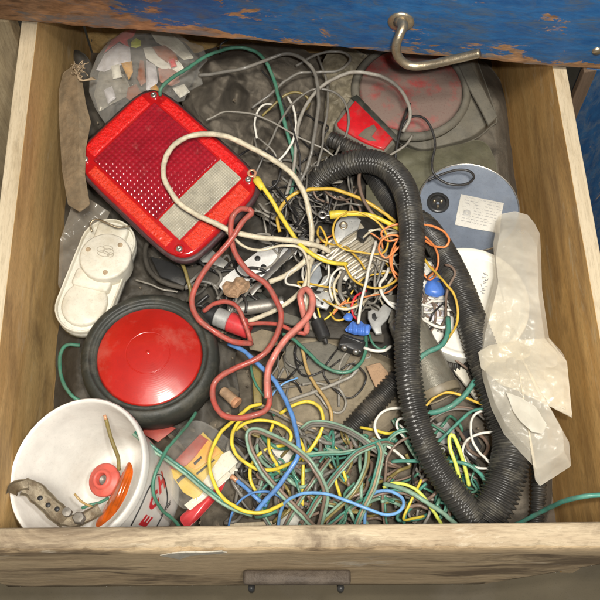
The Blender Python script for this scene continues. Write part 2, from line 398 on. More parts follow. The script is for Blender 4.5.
def crease(x, y, seed=0, n=9, lam=(25, 90), warp=5):
    rn = random.Random(seed*31+5); v = 0
    wx = warp*noise.noise(Vector((x*.02, y*.02, seed))); wy = warp*noise.noise(Vector((x*.02+9, y*.02, seed+4)))
    for i in range(n):
        a = rn.random()*math.pi; l = rn.uniform(*lam); ph = rn.random(); d_ = ((x+wx)*math.cos(a)+(y+wy)*math.sin(a))/l+ph
        v += abs((d_ % 1)-.5)*2*l/lam[1]*rn.choice((-1, 1))
    return v/math.sqrt(n)
def bumpn(x, y, sc=.03, seed=0): return noise.fractal(Vector((x*sc+seed, y*sc, seed)), 1, 2, 4)
def sheet(name, s, zf, m, label=None, cat=None, parent=None, **k):
    kk = {a: k.pop(a) for a in ('n', 'm_', 'th', 'c', 'sharp') if a in k}
    if 'm_' in kk: kk['m'] = kk.pop('m_')
    V, Fc = sheet_geo(s, zf, **kk); return obj(name, V, Fc, m, parent, label, cat, **k)
def bevel(o, w=.0012, seg=2):
    b = o.modifiers.new('bevel', 'BEVEL'); b.width = w; b.segments = seg; b.limit_method = 'ANGLE'; return o
def hexa(a, b, c, d, z0, z1, sub=(1, 1)):
    """box on four (x,y) corners"""
    V = [Vector((p[0], p[1], z0)) for p in (a, b, c, d)]+[Vector((p[0], p[1], z1)) for p in (a, b, c, d)]
    return V, [[3, 2, 1, 0], [4, 5, 6, 7], [0, 1, 5, 4], [1, 2, 6, 5], [2, 3, 7, 6], [3, 0, 4, 7]]
# ================================================================== THE DRAWER
TOP = 150
plypl = wood('warm_plywood_face', (.58,.31,.085), (.86,.54,.20), (.24,.12,.038), 1, .75, 34, thr=(.50,.72), gs=.2, bump=.3, worn=(.72,.58,.36))
plyl = wood('brown_plywood_face', (.55,.34,.12), (.82,.56,.24), (.22,.13,.05), 1, .75, 34, thr=(.50,.70), gs=.2, bump=.3, worn=(.66,.52,.32))
edge = wood('pale_wood_edge', (.48,.38,.24), (.64,.54,.38), (.22,.155,.085), 1, .6, 46, bump=.3, thr=(.56,.7), gs=.1)
railm = wood('worn_front_board', (.32,.23,.14), (.56,.46,.31), (.10,.065,.037), 0, .85, 34, thr=(.50,.62), bump=1, gs=.12, worn=(.70,.62,.47))
facem = wood('weathered_board_face', (.36,.25,.14), (.66,.50,.30), (.10,.065,.035), 0, .85, 34, worn=(.72,.64,.50), thr=(.50,.62), bump=1, gs=.12)
drawer = thing('wooden_drawer', 'open worn plywood drawer with pale edges, full of wires and lamps', 'drawer', W(300, 300, 0))
def wall(name, ti, bi, to, bo, inner, m_in):
    """side: inner top edge ti(front)->bi(back), outer to->bo at rim height; two skins so the edge is pale"""
    a, b, c, d = [W(*p, TOP) for p in (ti, bi, bo, to)]
    V, Fc = hexa(a, b, c, d, -62*MM, TOP*MM)
    o = obj(name, V, Fc, [m_in, edge, facem], drawer, smooth=False, mi=[2, 1, 0, 0, 0, 2]); bevel(o, .0008); return o
wall('side_panel', (-22, 530), (50, -82), (-40, 530), (34, -82), 1, plyl)
wall('side_panel', (632.5, 525), (526.6, -82), (650, 525), (539, -82), 1, plypl)
a, b = W(52, -82, TOP), W(525, -82, TOP)
V, Fc = hexa((a.x, a.y), (a.x, a.y+.015), (b.x, b.y+.015), (b.x, b.y), -62*MM, 140*MM)
bevel(obj('back_panel', V, Fc, plyl, drawer, smooth=False))
# floor board (inside)
a, b = W(-60, 560, 0), W(560, 60, 0)
x0, x1 = W(-22, 527, TOP).x-.005, W(630, 521, TOP).x+.005
V, Fc = hexa((x0, W(300, 527, TOP).y), (x1, W(300, 527, TOP).y), (x1, W(52, -82, TOP).y), (x0, W(52, -82, TOP).y), -58*MM, -50*MM)
obj('bottom_panel', V, Fc, mat('dusty_plywood_bottom', (.13,.10,.07), .9, dust=.5, dcol=(.10,.085,.065), bump=.5), drawer, smooth=False)
# front board: finely divided slab with worn, uneven edges
def frontboard():
    NX = 240; xs = np.linspace(-60, 665, NX); V, Fc, mi = [], [], []
    prof = []
    for x in xs:
        yi = W(x, 527.5-6*(x/600), TOP); yo = W(x, 549.5-3*(x/600), TOP)
        zb = -34+max(0, (x-520)/80)**1.1*72+1.5*noise.noise(Vector((x*.03, 3, 1)))
        w1 = .0022*noise.noise(Vector((x*.035, 5, 2)))+.0010*noise.noise(Vector((x*.2, 5, 2)))
        w2 = .0020*noise.noise(Vector((x*.02, 8, 2)))
        e = max(0, noise.noise(Vector((x*.03, 1.7, 9))))*.006+max(0, noise.noise(Vector((x*.11, 4.7, 9)))-.15)*.006
        P = [(yi.y, zb*MM), (yi.y, TOP*MM-.002), (yi.y-.0015, TOP*MM-.0003), (yi.y-.006, TOP*MM+w1*.2), ((yi.y+yo.y)/2, TOP*MM+w1*.3), (yo.y+.006, TOP*MM-.0003+w1*.25),
             (yo.y+.001+e*.5, TOP*MM-.0025-e), (yo.y-.0005+w2*.3, TOP*MM-.006-e), (yo.y-.001+w2*.5, TOP*MM-.022), (yo.y+.0008+w2, TOP*MM-.05), (yo.y+w2*.6, TOP*MM-.09),
             (yo.y+w2, (zb+14)*MM+.004), (yo.y+.001, (zb+3)*MM), (yo.y+.004, zb*MM)]
        prof.append(P)
        V += [Vector((yi.x, *p)) for p in P]
    n = len(prof[0])
    for i in range(NX-1):
        for k in range(n):
            k2 = (k+1) % n; Fc.append([i*n+k, i*n+k2, (i+1)*n+k2, (i+1)*n+k][::-1]); mi.append(1 if 6 <= k <= 12 else 0)
    Fc.append(list(range(n))); mi.append(0); Fc.append([(NX-1)*n+k for k in range(n)][::-1]); mi.append(0)
    return obj('front_board', V, Fc, [railm, facem], drawer, mi=mi, angle=50)
frontboard()
# pull handle
hy = W(297, 549.5, TOP).y
hf = frame(297, 578, 62)
hd = obj('pull_handle', *prism(rect(.083*1.22, .0135, .003), .009, hf, .003), mat('grimy_tan_handle', (.085,.065,.048), .6, metal=.2, dust=.5, dcol=(.13,.105,.08), ds=60, bump=1, bs=250), drawer, angle=40)
for px in (251, 341):
    p = W(px, 587, 52); V, Fc = tube_geo(np.array([[p.x, p.y, p.z-.002], [p.x, p.y-.001, p.z-.012], [p.x, p.y+.004, p.z-.02], [p.x, p.y+.03, p.z-.022]]), .0032, 10)
    obj('handle_post', V, Fc, 'blackp', hd)
# torn paper stuck on the front
def facept(px, py):
    Yf = W(px, 549.5, TOP).y-.0016; r = ray(px, py); t = Yf/r.y; return CAM+r*t*1.0 if False else Vector((r.x*t, Yf, CAM.z+r.z*t))
tp = [facept(*p) for p in parse('160,556 172,553.5 186,552.4 205,552.4 222,551.6 227,553 206,555 190,556 180,559.5 172,558')]
V = tp+[v+Vector((0, .001, 0)) for v in tp]; n = len(tp)
obj('paper_scrap', V, [list(range(n)), [n+k for k in range(n)][::-1]]+[[k, n+k, n+(k+1) % n, (k+1) % n] for k in range(n)], mat('dirty_paper', (.46,.42,.34), .8, dust=.4, bump=.5), None, 'torn white paper scrap stuck on the front board of the drawer', 'paper scrap', smooth=False)
# ================================================================== THE CABINET ROUND IT
pb = paintboard('worn_blue_paint')
A, B = W(-70, 15, 160), W(680, 77, 160)
d = (B-A).normalized(); nb = Vector((-d.y, d.x, 0))
cab = thing('cabinet', 'old cabinet with chipped blue painted face board above the drawer', 'cabinet', (A+B)/2)
def boardgeo(P, Q, z0, z1, th, NX=160, wav=.0015):
    V, Fc = [], []; dd = (Q-P); nn = Vector((-dd.y, dd.x, 0)).normalized()
    zs = [z0, z0+.0015, z0+.006, (z0+z1)/2, z1]
    for i in range(NX+1):
        p = P+dd*i/NX; e = wav*noise.noise(Vector((i*.09, z0*50, 1)))+wav*.5*noise.noise(Vector((i*.4, 2, 1)))
        ring = [(0, z1), (0, (z0+z1)/2), (0, z0+.006), (.0012, z0+.0012+e*.5), (.004, z0+e), (th, z0), (th, z1)]
        for o_, z in ring: V.append(Vector((p.x+nn.x*o_, p.y+nn.y*o_, z+(e if z < z0+.01 else 0))))
    n = 7
    for i in range(NX):
        for k in range(n): Fc.append([i*n+k, i*n+(k+1) % n, (i+1)*n+(k+1) % n, (i+1)*n+k])
    Fc.append(list(range(n))[::-1]); Fc.append([NX*n+k for k in range(n)])
    return V, Fc
ob = obj('face_board', *boardgeo(A, B, 160*MM, 344.5*MM, .022), pb, cab, angle=40)
# object coords: board's origin is the cabinet empty; shift so z=0 is at its bottom edge
# top slab that shades the drawer's back
a1 = A+nb*.0225; b1 = B+nb*.0225
yo_ = W(300, 112, TOP).y
V, Fc = hexa((a1.x-.1, yo_-.02), (b1.x+.1, yo_+.012), (b1.x+.1, b1.y+.7), (a1.x-.1, a1.y+.7), 345*MM, 372*MM)
obj('counter_top', V, Fc, plyl, cab, smooth=False)
# stiles: left bare brown wood, right blue paint
lm = wood('old_brown_wood', (.30,.22,.12), (.52,.42,.26), (.12,.085,.05), 2, .8, 40, worn=(.36,.30,.2))
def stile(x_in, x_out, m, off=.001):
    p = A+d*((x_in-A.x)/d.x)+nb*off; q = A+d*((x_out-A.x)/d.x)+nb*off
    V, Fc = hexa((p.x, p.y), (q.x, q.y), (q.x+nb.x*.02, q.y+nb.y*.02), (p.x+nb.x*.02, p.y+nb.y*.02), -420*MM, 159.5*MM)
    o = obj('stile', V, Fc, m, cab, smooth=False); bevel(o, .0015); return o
xl = W(16, 20, TOP).x; xr = W(571, 70, TOP).x
stile(xl-.30, xl-.004, lm)
sb = stile(xr+.012, xr+.36, paintboard('worn_shaded_blue_stile_paint', 0, (1, 1, .3), .4))  # same blue paint in a darker tone: the stile's shade is in the colour
# worn drawer-opening edge on the right, a dark board set in front of the blue one
bp = A+d*((xr+.010-A.x)/d.x)-nb*.003
V, Fc = hexa((bp.x, bp.y), (bp.x+.026, bp.y+.004), (bp.x+.024, bp.y+.012), (bp.x, bp.y+.010), 20*MM, 159*MM)
bevel(obj('runner_block', V, Fc, wood('dark_brown_wood', (.10,.065,.04), (.17,.11,.07), (.04,.025,.018), 2, .6, 50), cab, smooth=False))
# bent rod hook on the face board
def boardpt(px, py, off):
    P0 = A-nb*off; r = ray(px, py); t = (P0-Vector((0, 0, P0.z))-Vector((0, 0, 0))).dot(nb)/(r.dot(nb)); return Vector((r.x*t, r.y*t, CAM.z+r.z*t))
hk = thing('bent_hook', 'bent brassy rod hook on round plate, screwed to the blue board', 'hook', boardpt(402, 22, 0))
hfm = Matrix.Translation(boardpt(401, 22, 0)) @ Matrix((d, Vector((0, 0, 1)), -nb)).transposed().to_4x4()
k = (boardpt(402, 22, 0)-boardpt(401, 22, 0)).length
obj('mounting_plate', *revolve([(0, .004), (6*k, .0035), (9*k, .003), (12.2*k, .0018), (13.5*k, .0006), (13.5*k, -.001)], 40, hfm), 'brass', hk)
HP = [boardpt(401, 21, .002), boardpt(403, 26, .010), boardpt(400, 34, .018), boardpt(396.5, 44, .024), boardpt(397, 54, .028), boardpt(403, 62, .030), boardpt(413, 66, .031), boardpt(430, 64.5, .031), boardpt(455, 59, .031), boardpt(480, 53, .031)]
Q, _ = smooth_path([tuple(p) for p in HP], 8); Q, _ = resample(Q, .002)
s_ = np.linspace(0, 1, len(Q)); rr = np.where(s_ < .12, 6-s_*12, 4.6)*k*.86; rr = rr*1.16; rr[0] = 8*k
obj('rod', *tube_geo(Q, rr, 20), 'brass', hk)
sc = boardpt(597, 51, 0); sm = Matrix.Translation(sc) @ hfm.to_3x3().to_4x4()
obj('round_screw', *revolve([(0, .003), (3*k, .0026), (5*k, .0012), (5.4*k, -.001)], 20, sm), 'brass', None, 'domed brass screw head in the right end of the blue board', 'screw')
# ground far below
gz = -.52
V = [Vector((-4, -4, gz)), Vector((4, -4, gz)), Vector((4, 4, gz)), Vector((-4, 4, gz))]
obj('ground', V, [[0, 1, 2, 3]], mat('dirty_concrete', (.13,.105,.065), .9, dust=.4, ds=8, vs=6, bump=.5, bs=40), None, kind='structure', smooth=False)
# ================================================================== CLOTHS, PLATES AND DIRT UNDER THE WIRES
sheet('crumpled_cloth', '188,62 205,50 240,44 275,44 305,50 330,75 335,110 325,150 318,185 300,215 270,220 235,200 215,170 195,130 180,95',
      lambda x, y, s: 44+12*fold(x, y, .014, 3, 3)+34*crease(x, y, 3, 8, (22, 60), 14)+9*crease(x, y, 4, 6, (8, 24), 6)-26*math.exp(-((x-236)**2/60+(y-93)**2/220))+1.5*fold(x, y, .06, 8, 3)+(10*(1-s*s))-14*max(0, s-.85)/.15, M['rag'],
      'crumpled grey dusty cloth behind the square red tail lamp', 'cloth', n=220, m_=110, th=1.5)
sheet('crumpled_sheet', '300,335 335,338 375,352 405,372 400,420 360,445 320,452 285,440 270,400 280,360',
      lambda x, y, s: 30+4*fold(x, y, .012, 5)+8*crease(x, y, 5, 7, (30, 100), 8)+1.0*fold(x, y, .08, 2)-6*max(0, s-.9)/.1, M['slab'],
      'flat dusty brown plastic sheet in the middle, under the green wire', 'plastic sheet', n=180, m_=80, th=1.5)
sheet('crumpled_bag', '330,50 350,48 372,60 380,85 355,100 345,125 335,150 318,160 322,120 318,80',
      lambda x, y, s: 40+9*fold(x, y, .03, 15)+3*fold(x, y, .08, 1)+5*(1-s), mat('tan_grey_bag', (.22,.19,.13), .6, dust=.4, dcol=(.14,.12,.09), ds=60, var=.5, vs=30, bump=.5),
      'tan and grey crumpled packet between dark cables and square red lamp', 'packet', n=150, m_=60)
sheet('dark_rag', '60,60 90,60 110,140 150,225 205,262 240,270 262,300 245,330 235,360 240,400 230,450 205,475 165,430 60,410 42,400 42,330 48,240 55,150',
      lambda x, y, s: 22+8*fold(x, y, .02, 23)+22*crease(x, y, 6, 9, (12, 50), 8)-50*max(0, min(1, (78-x)/30)), M['ragd'], 'dark dusty crumpled plastic under the white lamp base', 'plastic sheet', n=180, m_=80, c=(120, 300))
sheet('brown_rag', '215,380 250,370 290,380 315,430 330,470 390,450 440,420 490,400 520,440 530,545 400,560 250,560 205,545 200,500 190,460 165,430 200,425',
      lambda x, y, s: 16+7*fold(x, y, .018, 33)+18*crease(x, y, 7, 9, (12, 50), 8), M['rag2'], 'dusty brown cloth lying under the tangle of striped wires', 'cloth', n=260, m_=120, c=(330, 490))
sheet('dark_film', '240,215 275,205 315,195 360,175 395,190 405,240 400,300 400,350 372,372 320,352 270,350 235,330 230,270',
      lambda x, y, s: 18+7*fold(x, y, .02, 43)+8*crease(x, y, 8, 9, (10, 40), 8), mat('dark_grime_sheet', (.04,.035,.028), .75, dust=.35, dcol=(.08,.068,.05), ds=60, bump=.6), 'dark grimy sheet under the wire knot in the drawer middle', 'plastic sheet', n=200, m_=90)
sheet('grey_rag', '395,60 430,50 470,52 505,90 515,170 525,260 536,330 546,420 552,500 530,540 490,520 470,470 430,430 425,330 405,240 395,160',
      lambda x, y, s: 14+7*fold(x, y, .02, 53)+22*crease(x, y, 9, 9, (16, 60), 10)-62*max(0, min(1, (x-(488+(y-60)*.09))/42))**1.3-30*max(0, s-.9)/.1, M['rag'], 'dusty grey cloth under the blue disc and hoses along right side', 'cloth', n=200, m_=90, c=(460, 260))
# specks of dirt and chips on everything low: nobody could count them
Vd, Fd = [], []
for i in range(900):
    px, py = random.uniform(90, 485), random.uniform(40, 535)
    if px < 200 and py > 395: continue
    z = random.uniform(16, 34); c = W(px, py, z); r = random.uniform(.0008, .0026)
    k0 = len(Vd); 
    for j in range(6):
        v = Vector((random.gauss(0, 1), random.gauss(0, 1), random.gauss(0, .5))).normalized()*r*random.uniform(.6, 1.2); Vd.append(c+v)
    Fd += [[k0, k0+1, k0+2], [k0+3, k0+4, k0+5], [k0, k0+2, k0+4], [k0+1, k0+3, k0+5], [k0, k0+4, k0+3], [k0+1, k0+5, k0+2]]
obj('dirt_chips', Vd, Fd, mat('dirt', (.17,.135,.095), .95, var=.7, vs=30), None, 'small dirt and insulation chips strewn over the drawer bottom', 'dirt', kind='stuff', smooth=False)
# ================================================================== SQUARE TAIL LAMP
lampO, lampA, lampB = W(155, 99, 92), W(249, 183, 88), W(87, 163, 84)
ux = (lampA-lampO); LU = ux.length; ux.normalize(); vv = (lampB-lampO); LV = vv.dot(vv.normalized()); nz = ux.cross(vv).normalized()
if nz.z < 0: nz = -nz
vy = vv.normalized()
def LP(u, v, h=0): return lampO+(lampA-lampO)*u+(lampB-lampO)*v+nz*h
tl = thing('tail_lamp', 'large square red tail lamp with grid lens and clear window', 'tail lamp', LP(.5, .5, -.05))
def sq(th, k=1.0, e=9.0, ax=.605, ay=.61):
    c, s = math.cos(th), math.sin(th); r = (abs(c)**e+abs(s)**e)**(-1/e); return .5+ax*k*r*c, .5+ay*k*r*s
def sqring(prof, n=128):
    V, Fc = [], []; m = len(prof)
    for j in range(n):
        th = 2*math.pi*j/n
        # corners pulled out, edges gently bowed
        for kk, h in prof:
            e = 5.6; u, v = sq(th, kk, e, .615, .625); V.append(LP(u, v, h))
    for j in range(n):
        for i in range(m-1): Fc.append([j*m+i, ((j+1) % n)*m+i, ((j+1) % n)*m+i+1, j*m+i+1])
    return V, Fc, m
def orient(V, Fc, up):  # flip all faces when the first cap points down
    return V, [f[::-1] for f in Fc]
V, Fc, m_ = sqring([(.0, -.045), (.80, -.045), (.93, -.035), (.985, -.012), (1.03, -.006), (1.035, -.001), (1.0, .001), (.97, .000)])
obj('housing', V, Fc, mat('lamp_gasket', (.05,.022,.024), .5, dust=.35, dcol=(.12,.09,.075)), tl)
V, Fc, m_ = sqring([(.985, -.004), (.985, .003), (.975, .0048), (.955, .0055), (.90, .0062), (.5, .0085), (.0, .0095)])
obj('lens', V, Fc, 'lens', tl)
def base_h(u, v):
    s = max(abs(u-.5)/.605, abs(v-.5)/.61); return .0055+.004*(1-s*s)
def patch(name, u0, u1, v0, v1, nu, nv, hf, m, lift=.0005, bound=None, **k):
    V, Fc = [], []
    for i in range(nu+1):
        for j in range(nv+1):
            u = u0+(u1-u0)*i/nu; v = v0+(v1-v0)*j/nv
            if bound: u, v = bound(i/nu, j/nv)
            edge_ = i in (0, nu) or j in (0, nv)
            V.append(LP(u, v, base_h(u, v)+(lift+hf(u, v) if not edge_ else -.001)))
    for i in range(nu):
        for j in range(nv):
            a = i*(nv+1)+j; Fc.append([a, a+nv+1, a+nv+2, a+1])
    return obj(name, V, Fc, m, tl, **k)
# grid of small pyramids
def pyr(u, v):
    a = (u*21) % 1; b = (v*15.5) % 1; return .0011*(1-2*max(abs(a-.5), abs(b-.5)))
def gridb(a, b): return .045+a*(.725-.045), .045+b*.905
patch('grid_lens', 0, 1, 0, 1, 152, 152, lambda u, v: .0015*(1-2*max(abs((u*26) % 1-.5), abs((v*21) % 1-.5))), 'lensd', bound=gridb)
patch('clear_window', .735, .955, .035, .935, 60, 346, lambda u, v: .00035*abs(math.sin(u*math.pi*60))+.0005*abs(math.sin(v*math.pi*40)), 'clear')
def so(t, k=.962):  # outer limit at edge parameter t
    x = min(.999, abs(t-.5)/.605/k); return .5-.61*k*(1-x**7)**(1/7)
def strip_b(side):
    def f(a, b):
        t = .085+.83*a; o = so(t); i_ = .032
        w = o+(i_-o)*b
        return {'top': (t, w), 'bot': (t, 1-w), 'lef': (w, t), 'rig': (1-w, t)}[side]
    return f
for sd, mm in (('top', 'reflex'), ('bot', 'reflexo'), ('lef', 'reflex'), ('rig', 'reflexo')):
    patch('reflector_strip', 0, 1, 0, 1, 160, 14, lambda u, v: .0008+.0005*noise.cell(Vector((u*70, v*55, 1))), mm, bound=strip_b(sd))
for u, v in ((.0, .0), (1.0, .0), (.0, 1.0), (1.0, 1.0)):
    p = LP(u, v, base_h(u, v)); fm = Matrix.Translation(p) @ Matrix((ux, nz.cross(ux), nz)).transposed().to_4x4()
    obj('screw_boss', *revolve([(.0062, -.003), (.0058, .0006), (.0045, .0010), (.0, .0010)], 20, fm), 'lens', tl)
    obj('screw', *revolve([(.0038, .0008), (.0037, .0022), (.0027, .0034), (.0010, .0037), (.0008, .0030), (0, .0028)], 18, fm), 'steel', tl)
# ================================================================== ROUND STOP LAMP IN ITS RUBBER RING
k1 = pxm(151, 360, 70)
fr = frame(151, 360.5, 56, ty=0, tx=0)
rl = thing('round_lamp', 'round red stop lamp in thick black rubber ring', 'stop lamp', W(151, 360, 20))
R0 = 71*k1*.985
prof = [(R0*.80, -.03), (R0*.95, -.024), (R0*.99, -.008), (R0*1.0, .004), (R0*.985, .012), (R0*.95, .0165), (R0*.90, .0185), (R0*.865, .019), (R0*.85, .0185), (R0*.84, .016), (R0*.80, .0155), (R0*.775, .0165), (R0*.765, .010), (R0*.7, .008)]
obj('rubber_ring', *revolve(prof, 120, fr), 'rubber', rl)
pr = []
RL = R0*.762; N_ = 260
for i in range(N_+1):
    r = RL*i/N_; h = .0255-.0105*(r/RL)**2
    if r > RL*.42: h += .000006*math.sin((r/RL-.42)*2*math.pi*26)
    elif r > RL*.405: h -= .0003
    else: h += .0004+.000005*math.sin(r/RL*2*math.pi*22)
    if r < RL*.045: h += .0012*(1-r/(RL*.045))
    if r > RL*.965: h -= .003*((r/RL-.965)/.035)**2
    pr.append((r, h))
V, Fc = revolve(pr[::-1], 128, fr @ Matrix.Translation((-.0, .0, -.002)))
obj('lens', V, Fc, [mat('round_red_lens', (.42,.014,.008), .32, dust=.42, dcol=(.44,.12,.085), ds=20, coat=.4, var=.16, vs=25, grime=.25), mat('bright_lens_centre', (.50,.018,.012), .26, dust=.25, dcol=(.5,.15,.09), ds=24, coat=.55, var=.1, grime=.2)], rl,
    mi=[0]*len(Fc))
# ================================================================== WHITE LAMP BASE
wl = thing('lamp_base', 'white oblong plastic lamp base with round stamped cover', 'lamp base', W(98, 280, 40))
f0 = frame(98, 279, 50, -34, 88)
k2 = pxm(98, 280, 52)
def stad(L_, w_, n=14, cx=0, cy=0):
    o = []
    for s, a0 in ((1, -90), (-1, 90)):
        for i in range(n+1):
            t = math.radians(a0+180*i/n); o.append((cx+s*(L_/2-w_/2)*1+w_/2*math.cos(t), cy+w_/2*math.sin(t)))
    return o
LW, LL = 56*k2, 128*k2
obj('tray', *prism(stad(LL, LW), .012, f0, .002, z0=-.004), 'whited', wl, angle=50)
V, Fc = [], []
for k_, z_ in ((1.0, .007), (1.0, .0125), (.985, .0135), (.955, .0135), (.94, .0125), (.93, .0082)):
    V += [f0 @ Vector((x*(1-(1-k_)*.45), y*k_, z_)) for x, y in stad(LL, LW)]
n = len(stad(LL, LW))
for j in range(5):
    for i in range(n): Fc.append([j*n+i, j*n+(i+1) % n, (j+1)*n+(i+1) % n, (j+1)*n+i])
obj('rim', V, Fc, 'whitep', wl)
obj('round_pad', *prism(stad(48*k2, 44*k2, cx=33*k2), .0145, f0, .0025), 'whitep', wl, angle=50)
obj('block', *prism(rect(20*k2, 38*k2, .005, cx=8*k2), .0175, f0, .002), 'whitep', wl, angle=50)
obj('block', *prism(rect(22*k2, 32*k2, .005, cx=-46*k2), .0155, f0, .002), 'whitep', wl, angle=50)
cv = frame(105.5, 257, 71, -34, 88)
cover = obj('round_cover', *revolve([(24*k2, -.024), (25.5*k2, .000), (25*k2, .0022), (23.5*k2, .003), (0, .0032)], 72, cv), 'whitep', wl, angle=60)
for a_ in (20, 145, 262):
    t = math.radians(a_); fm = cv @ Matrix.Translation((18.5*k2*math.cos(t), 18.5*k2*math.sin(t), .003))
    obj('rivet', *revolve([(2.6*k2, 0), (2.3*k2, .0009), (1.2*k2, .0003), (0, .0003)], 14, fm), 'twine', cover)
# worn stamped mark: three interlaced rings, grey
g = []
for (x, y, rx, ry) in ((-5, 2, 3.2, 5.5), (-1.5, -2, 3, 6), (-5.5, -6, 3, 4), (-9, 0, 2.2, 5), (-2, 5, 2.5, 3)):
    P = np.array([tuple(cv @ Vector(((x+rx*math.cos(t))*k2, (y+ry*math.sin(t))*k2, .0033))) for t in np.linspace(0, 2*math.pi, 26)])
    g.append(tube_geo(P, .0004, 5))
obj('stamped_mark', *merge(*g), mat('grey_stamp', (.42,.38,.30), .7), cover)
# ================================================================== BUCKET
rc = W(75.5, 470, 103); k3 = pxm(74, 470, 105)
tilt = math.radians(18); ax = Vector((-math.sin(tilt), .03, math.cos(tilt))).normalized()   # base -> mouth
bx = ax.cross(Vector((0, 1, 0))).normalized(); by = ax.cross(bx)
bf = Matrix.Translation(rc) @ Matrix((bx, by, ax)).transposed().to_4x4()
RB = 74*k3; LB = 96*MM; RBb = RB*.80
bk = thing('plastic_bucket', 'small white plastic bucket with red lettering, tipped in the corner', 'bucket', rc-ax*LB)
pf = [(0, -LB+.003), (RBb*.9, -LB+.003), (RBb*.97, -LB), (RBb, -LB+.004)]
for i in range(1, 12): t = i/12; pf.append((RBb+(RB-RBb)*t*.985, -LB+LB*t))
pf += [(RB*.99, -.010), (RB*1.03, -.0095), (RB*1.035, -.004), (RB*1.03, -.0008), (RB*1.012, .0006), (RB*.985, .0), (RB*.975, -.002)]
for i in range(12): t = 1-i/12; pf.append((RBb*.975+(RB*.97-RBb*.975)*t, -LB+LB*t-.001 if i else -.003))
pf += [(RBb*.94, -LB+.0055), (RBb*.90, -LB+.0045), (0, -LB+.0045)]
obj('tub', *revolve(pf[::-1], 120, bf), 'bucket', bk, angle=60)
# lettering on the flank
def text_geo(t, size, bold=0.0):
    cu = bpy.data.curves.new('t', 'FONT'); cu.body = t; cu.size = size; cu.offset = bold; cu.align_x = 'CENTER'; cu.align_y = 'CENTER'; cu.resolution_u = 3
    o = bpy.data.objects.new('t', cu); C.objects.link(o); dg = bpy.context.evaluated_depsgraph_get()
    me = bpy.data.meshes.new_from_object(o.evaluated_get(dg)); V = [v.co.copy() for v in me.vertices]; Fc = [list(p.vertices) for p in me.polygons]
    bpy.data.objects.remove(o); bpy.data.curves.remove(cu); bpy.data.meshes.remove(me); return V, Fc
# flank coordinates: a = angle round the tub, h = height below mouth
def flank(a, h, off=.0004):
    t = -h/LB; r = RB+(RBb-RB)*(h/LB)+off+.0003; return bf @ Vector((r*math.cos(a), r*math.sin(a), -h))
def find_flank(px, py):
    best = None
    for ia in range(0, 360, 2):
        for ih in range(8, 96, 2):
            p = flank(math.radians(ia), ih*MM); c = R @ (p-CAM) if False else Vector(((p-CAM).dot(Xc), (p-CAM).dot(Yc), (p-CAM).dot(Uc)))
            q = co.matrix_world.inverted() @ p
            if q.z >= 0: continue
            x = 300+F*q.x/-q.z; y = 300-F*q.y/-q.z
            nr = (flank(math.radians(ia), ih*MM, .01)-p)
            if nr.dot(CAM-p) < 0: continue
            e = (x-px)**2+(y-py)**2
            if best is None or e < best[0]: best = (e, math.radians(ia), ih*MM)
    return best[1], best[2]
from mathutils import Matrix as _M
bpy.context.view_layer.update()
a1_, h1_ = find_flank(160, 485); a2_, h2_ = find_flank(146, 519); 
def put_text(t, px, py, dirpx, size, m, bold, name):
    a_, h_ = find_flank(px, py); a2, h2 = find_flank(px+dirpx[0], py+dirpx[1])
    rr_ = RB+(RBb-RB)*(h_/LB); e1 = Vector((rr_*((a2-a_+math.pi) % (2*math.pi)-math.pi), h2-h_)).normalized(); e2 = Vector((-e1.y, e1.x))
    # handedness: choose the up vector that reads properly from outside
    P0 = flank(a_, h_); Px = flank(a_+e1.x*.01/rr_, h_+e1.y*.01)-P0; Py = flank(a_+e2.x*.01/rr_, h_+e2.y*.01)-P0
    if Px.cross(Py).dot(flank(a_, h_, .01)-P0) < 0: e2 = -e2
    V, Fc = text_geo(t, size, bold); V = [flank(a_+(e1.x*v.x+e2.x*v.y)/rr_, h_+e1.y*v.x+e2.y*v.y) for v in V]
    return obj(name, V, Fc, m, bk, smooth=False)
DIR = (14, -30)
for ch, x, y in (('E', 146, 522), ('C', 154, 502), ('H', 161.5, 483)):
    put_text(ch, x, y, DIR, .0235, 'inkr', .0011, 'lettering')
put_text('LARGE', 166, 508, DIR, .0065, 'inkd', .0002, 'lettering')
# the oval line round the lettering
def flank_line(pts, w=.0007):
    P = [];
    for x, y in pts: P.append(find_flank(x, y))
    Q, _ = smooth_path([(a, h, 0) for a, h in P], 8)
    L3 = np.array([tuple(flank(q[0], q[1], .0002)) for q in Q]); return tube_geo(L3, w, 6, flat=.5)
V, Fc = flank_line([(131, 527), (138, 512), (147, 494), (153, 482), (158, 474), (163, 477), (167, 489), (167, 503), (161, 518), (157, 527)])
obj('oval_line', V, Fc, 'inkd', bk)
# ---- what is in the bucket
gf = frame(104, 480, 66, ty=-18, tx=4)
gk = pxm(104, 480, 66)
gm = thing('rubber_grommet', 'round red rubber grommet with centre hole inside the bucket', 'grommet', gf.translation)
obj('flange', *revolve([(6*gk, -.004), (16.5*gk, -.004), (17*gk, 0), (15.5*gk, .002), (11*gk, .0028), (10*gk, .0045), (8.8*gk, .007), (6.6*gk, .0072), (5.8*gk, .005), (5.5*gk, -.003)], 48, gf), 'grom', gm)
obj('plug', *revolve([(5.6*gk, -.001), (5*gk, .001), (3.4*gk, .003), (3*gk, .0005), (0, .0003)], 20, gf), 'dsteel', gm)
am = parse('129,462 133,470 131,482 124,500 113,516 99,527 96,523 104,508 114,490 122,474')
sheet('amber_lens', ' '.join(f'{a},{b}' for a, b, *_ in am), lambda x, y, s: 82+7*(1-s*s)+(x-110)*.5+.35*math.sin((x+y*.4)*1.4), M['amber'], 'amber orange lens fragment standing inside the bucket rim', 'lens', n=90, m_=30, th=2)
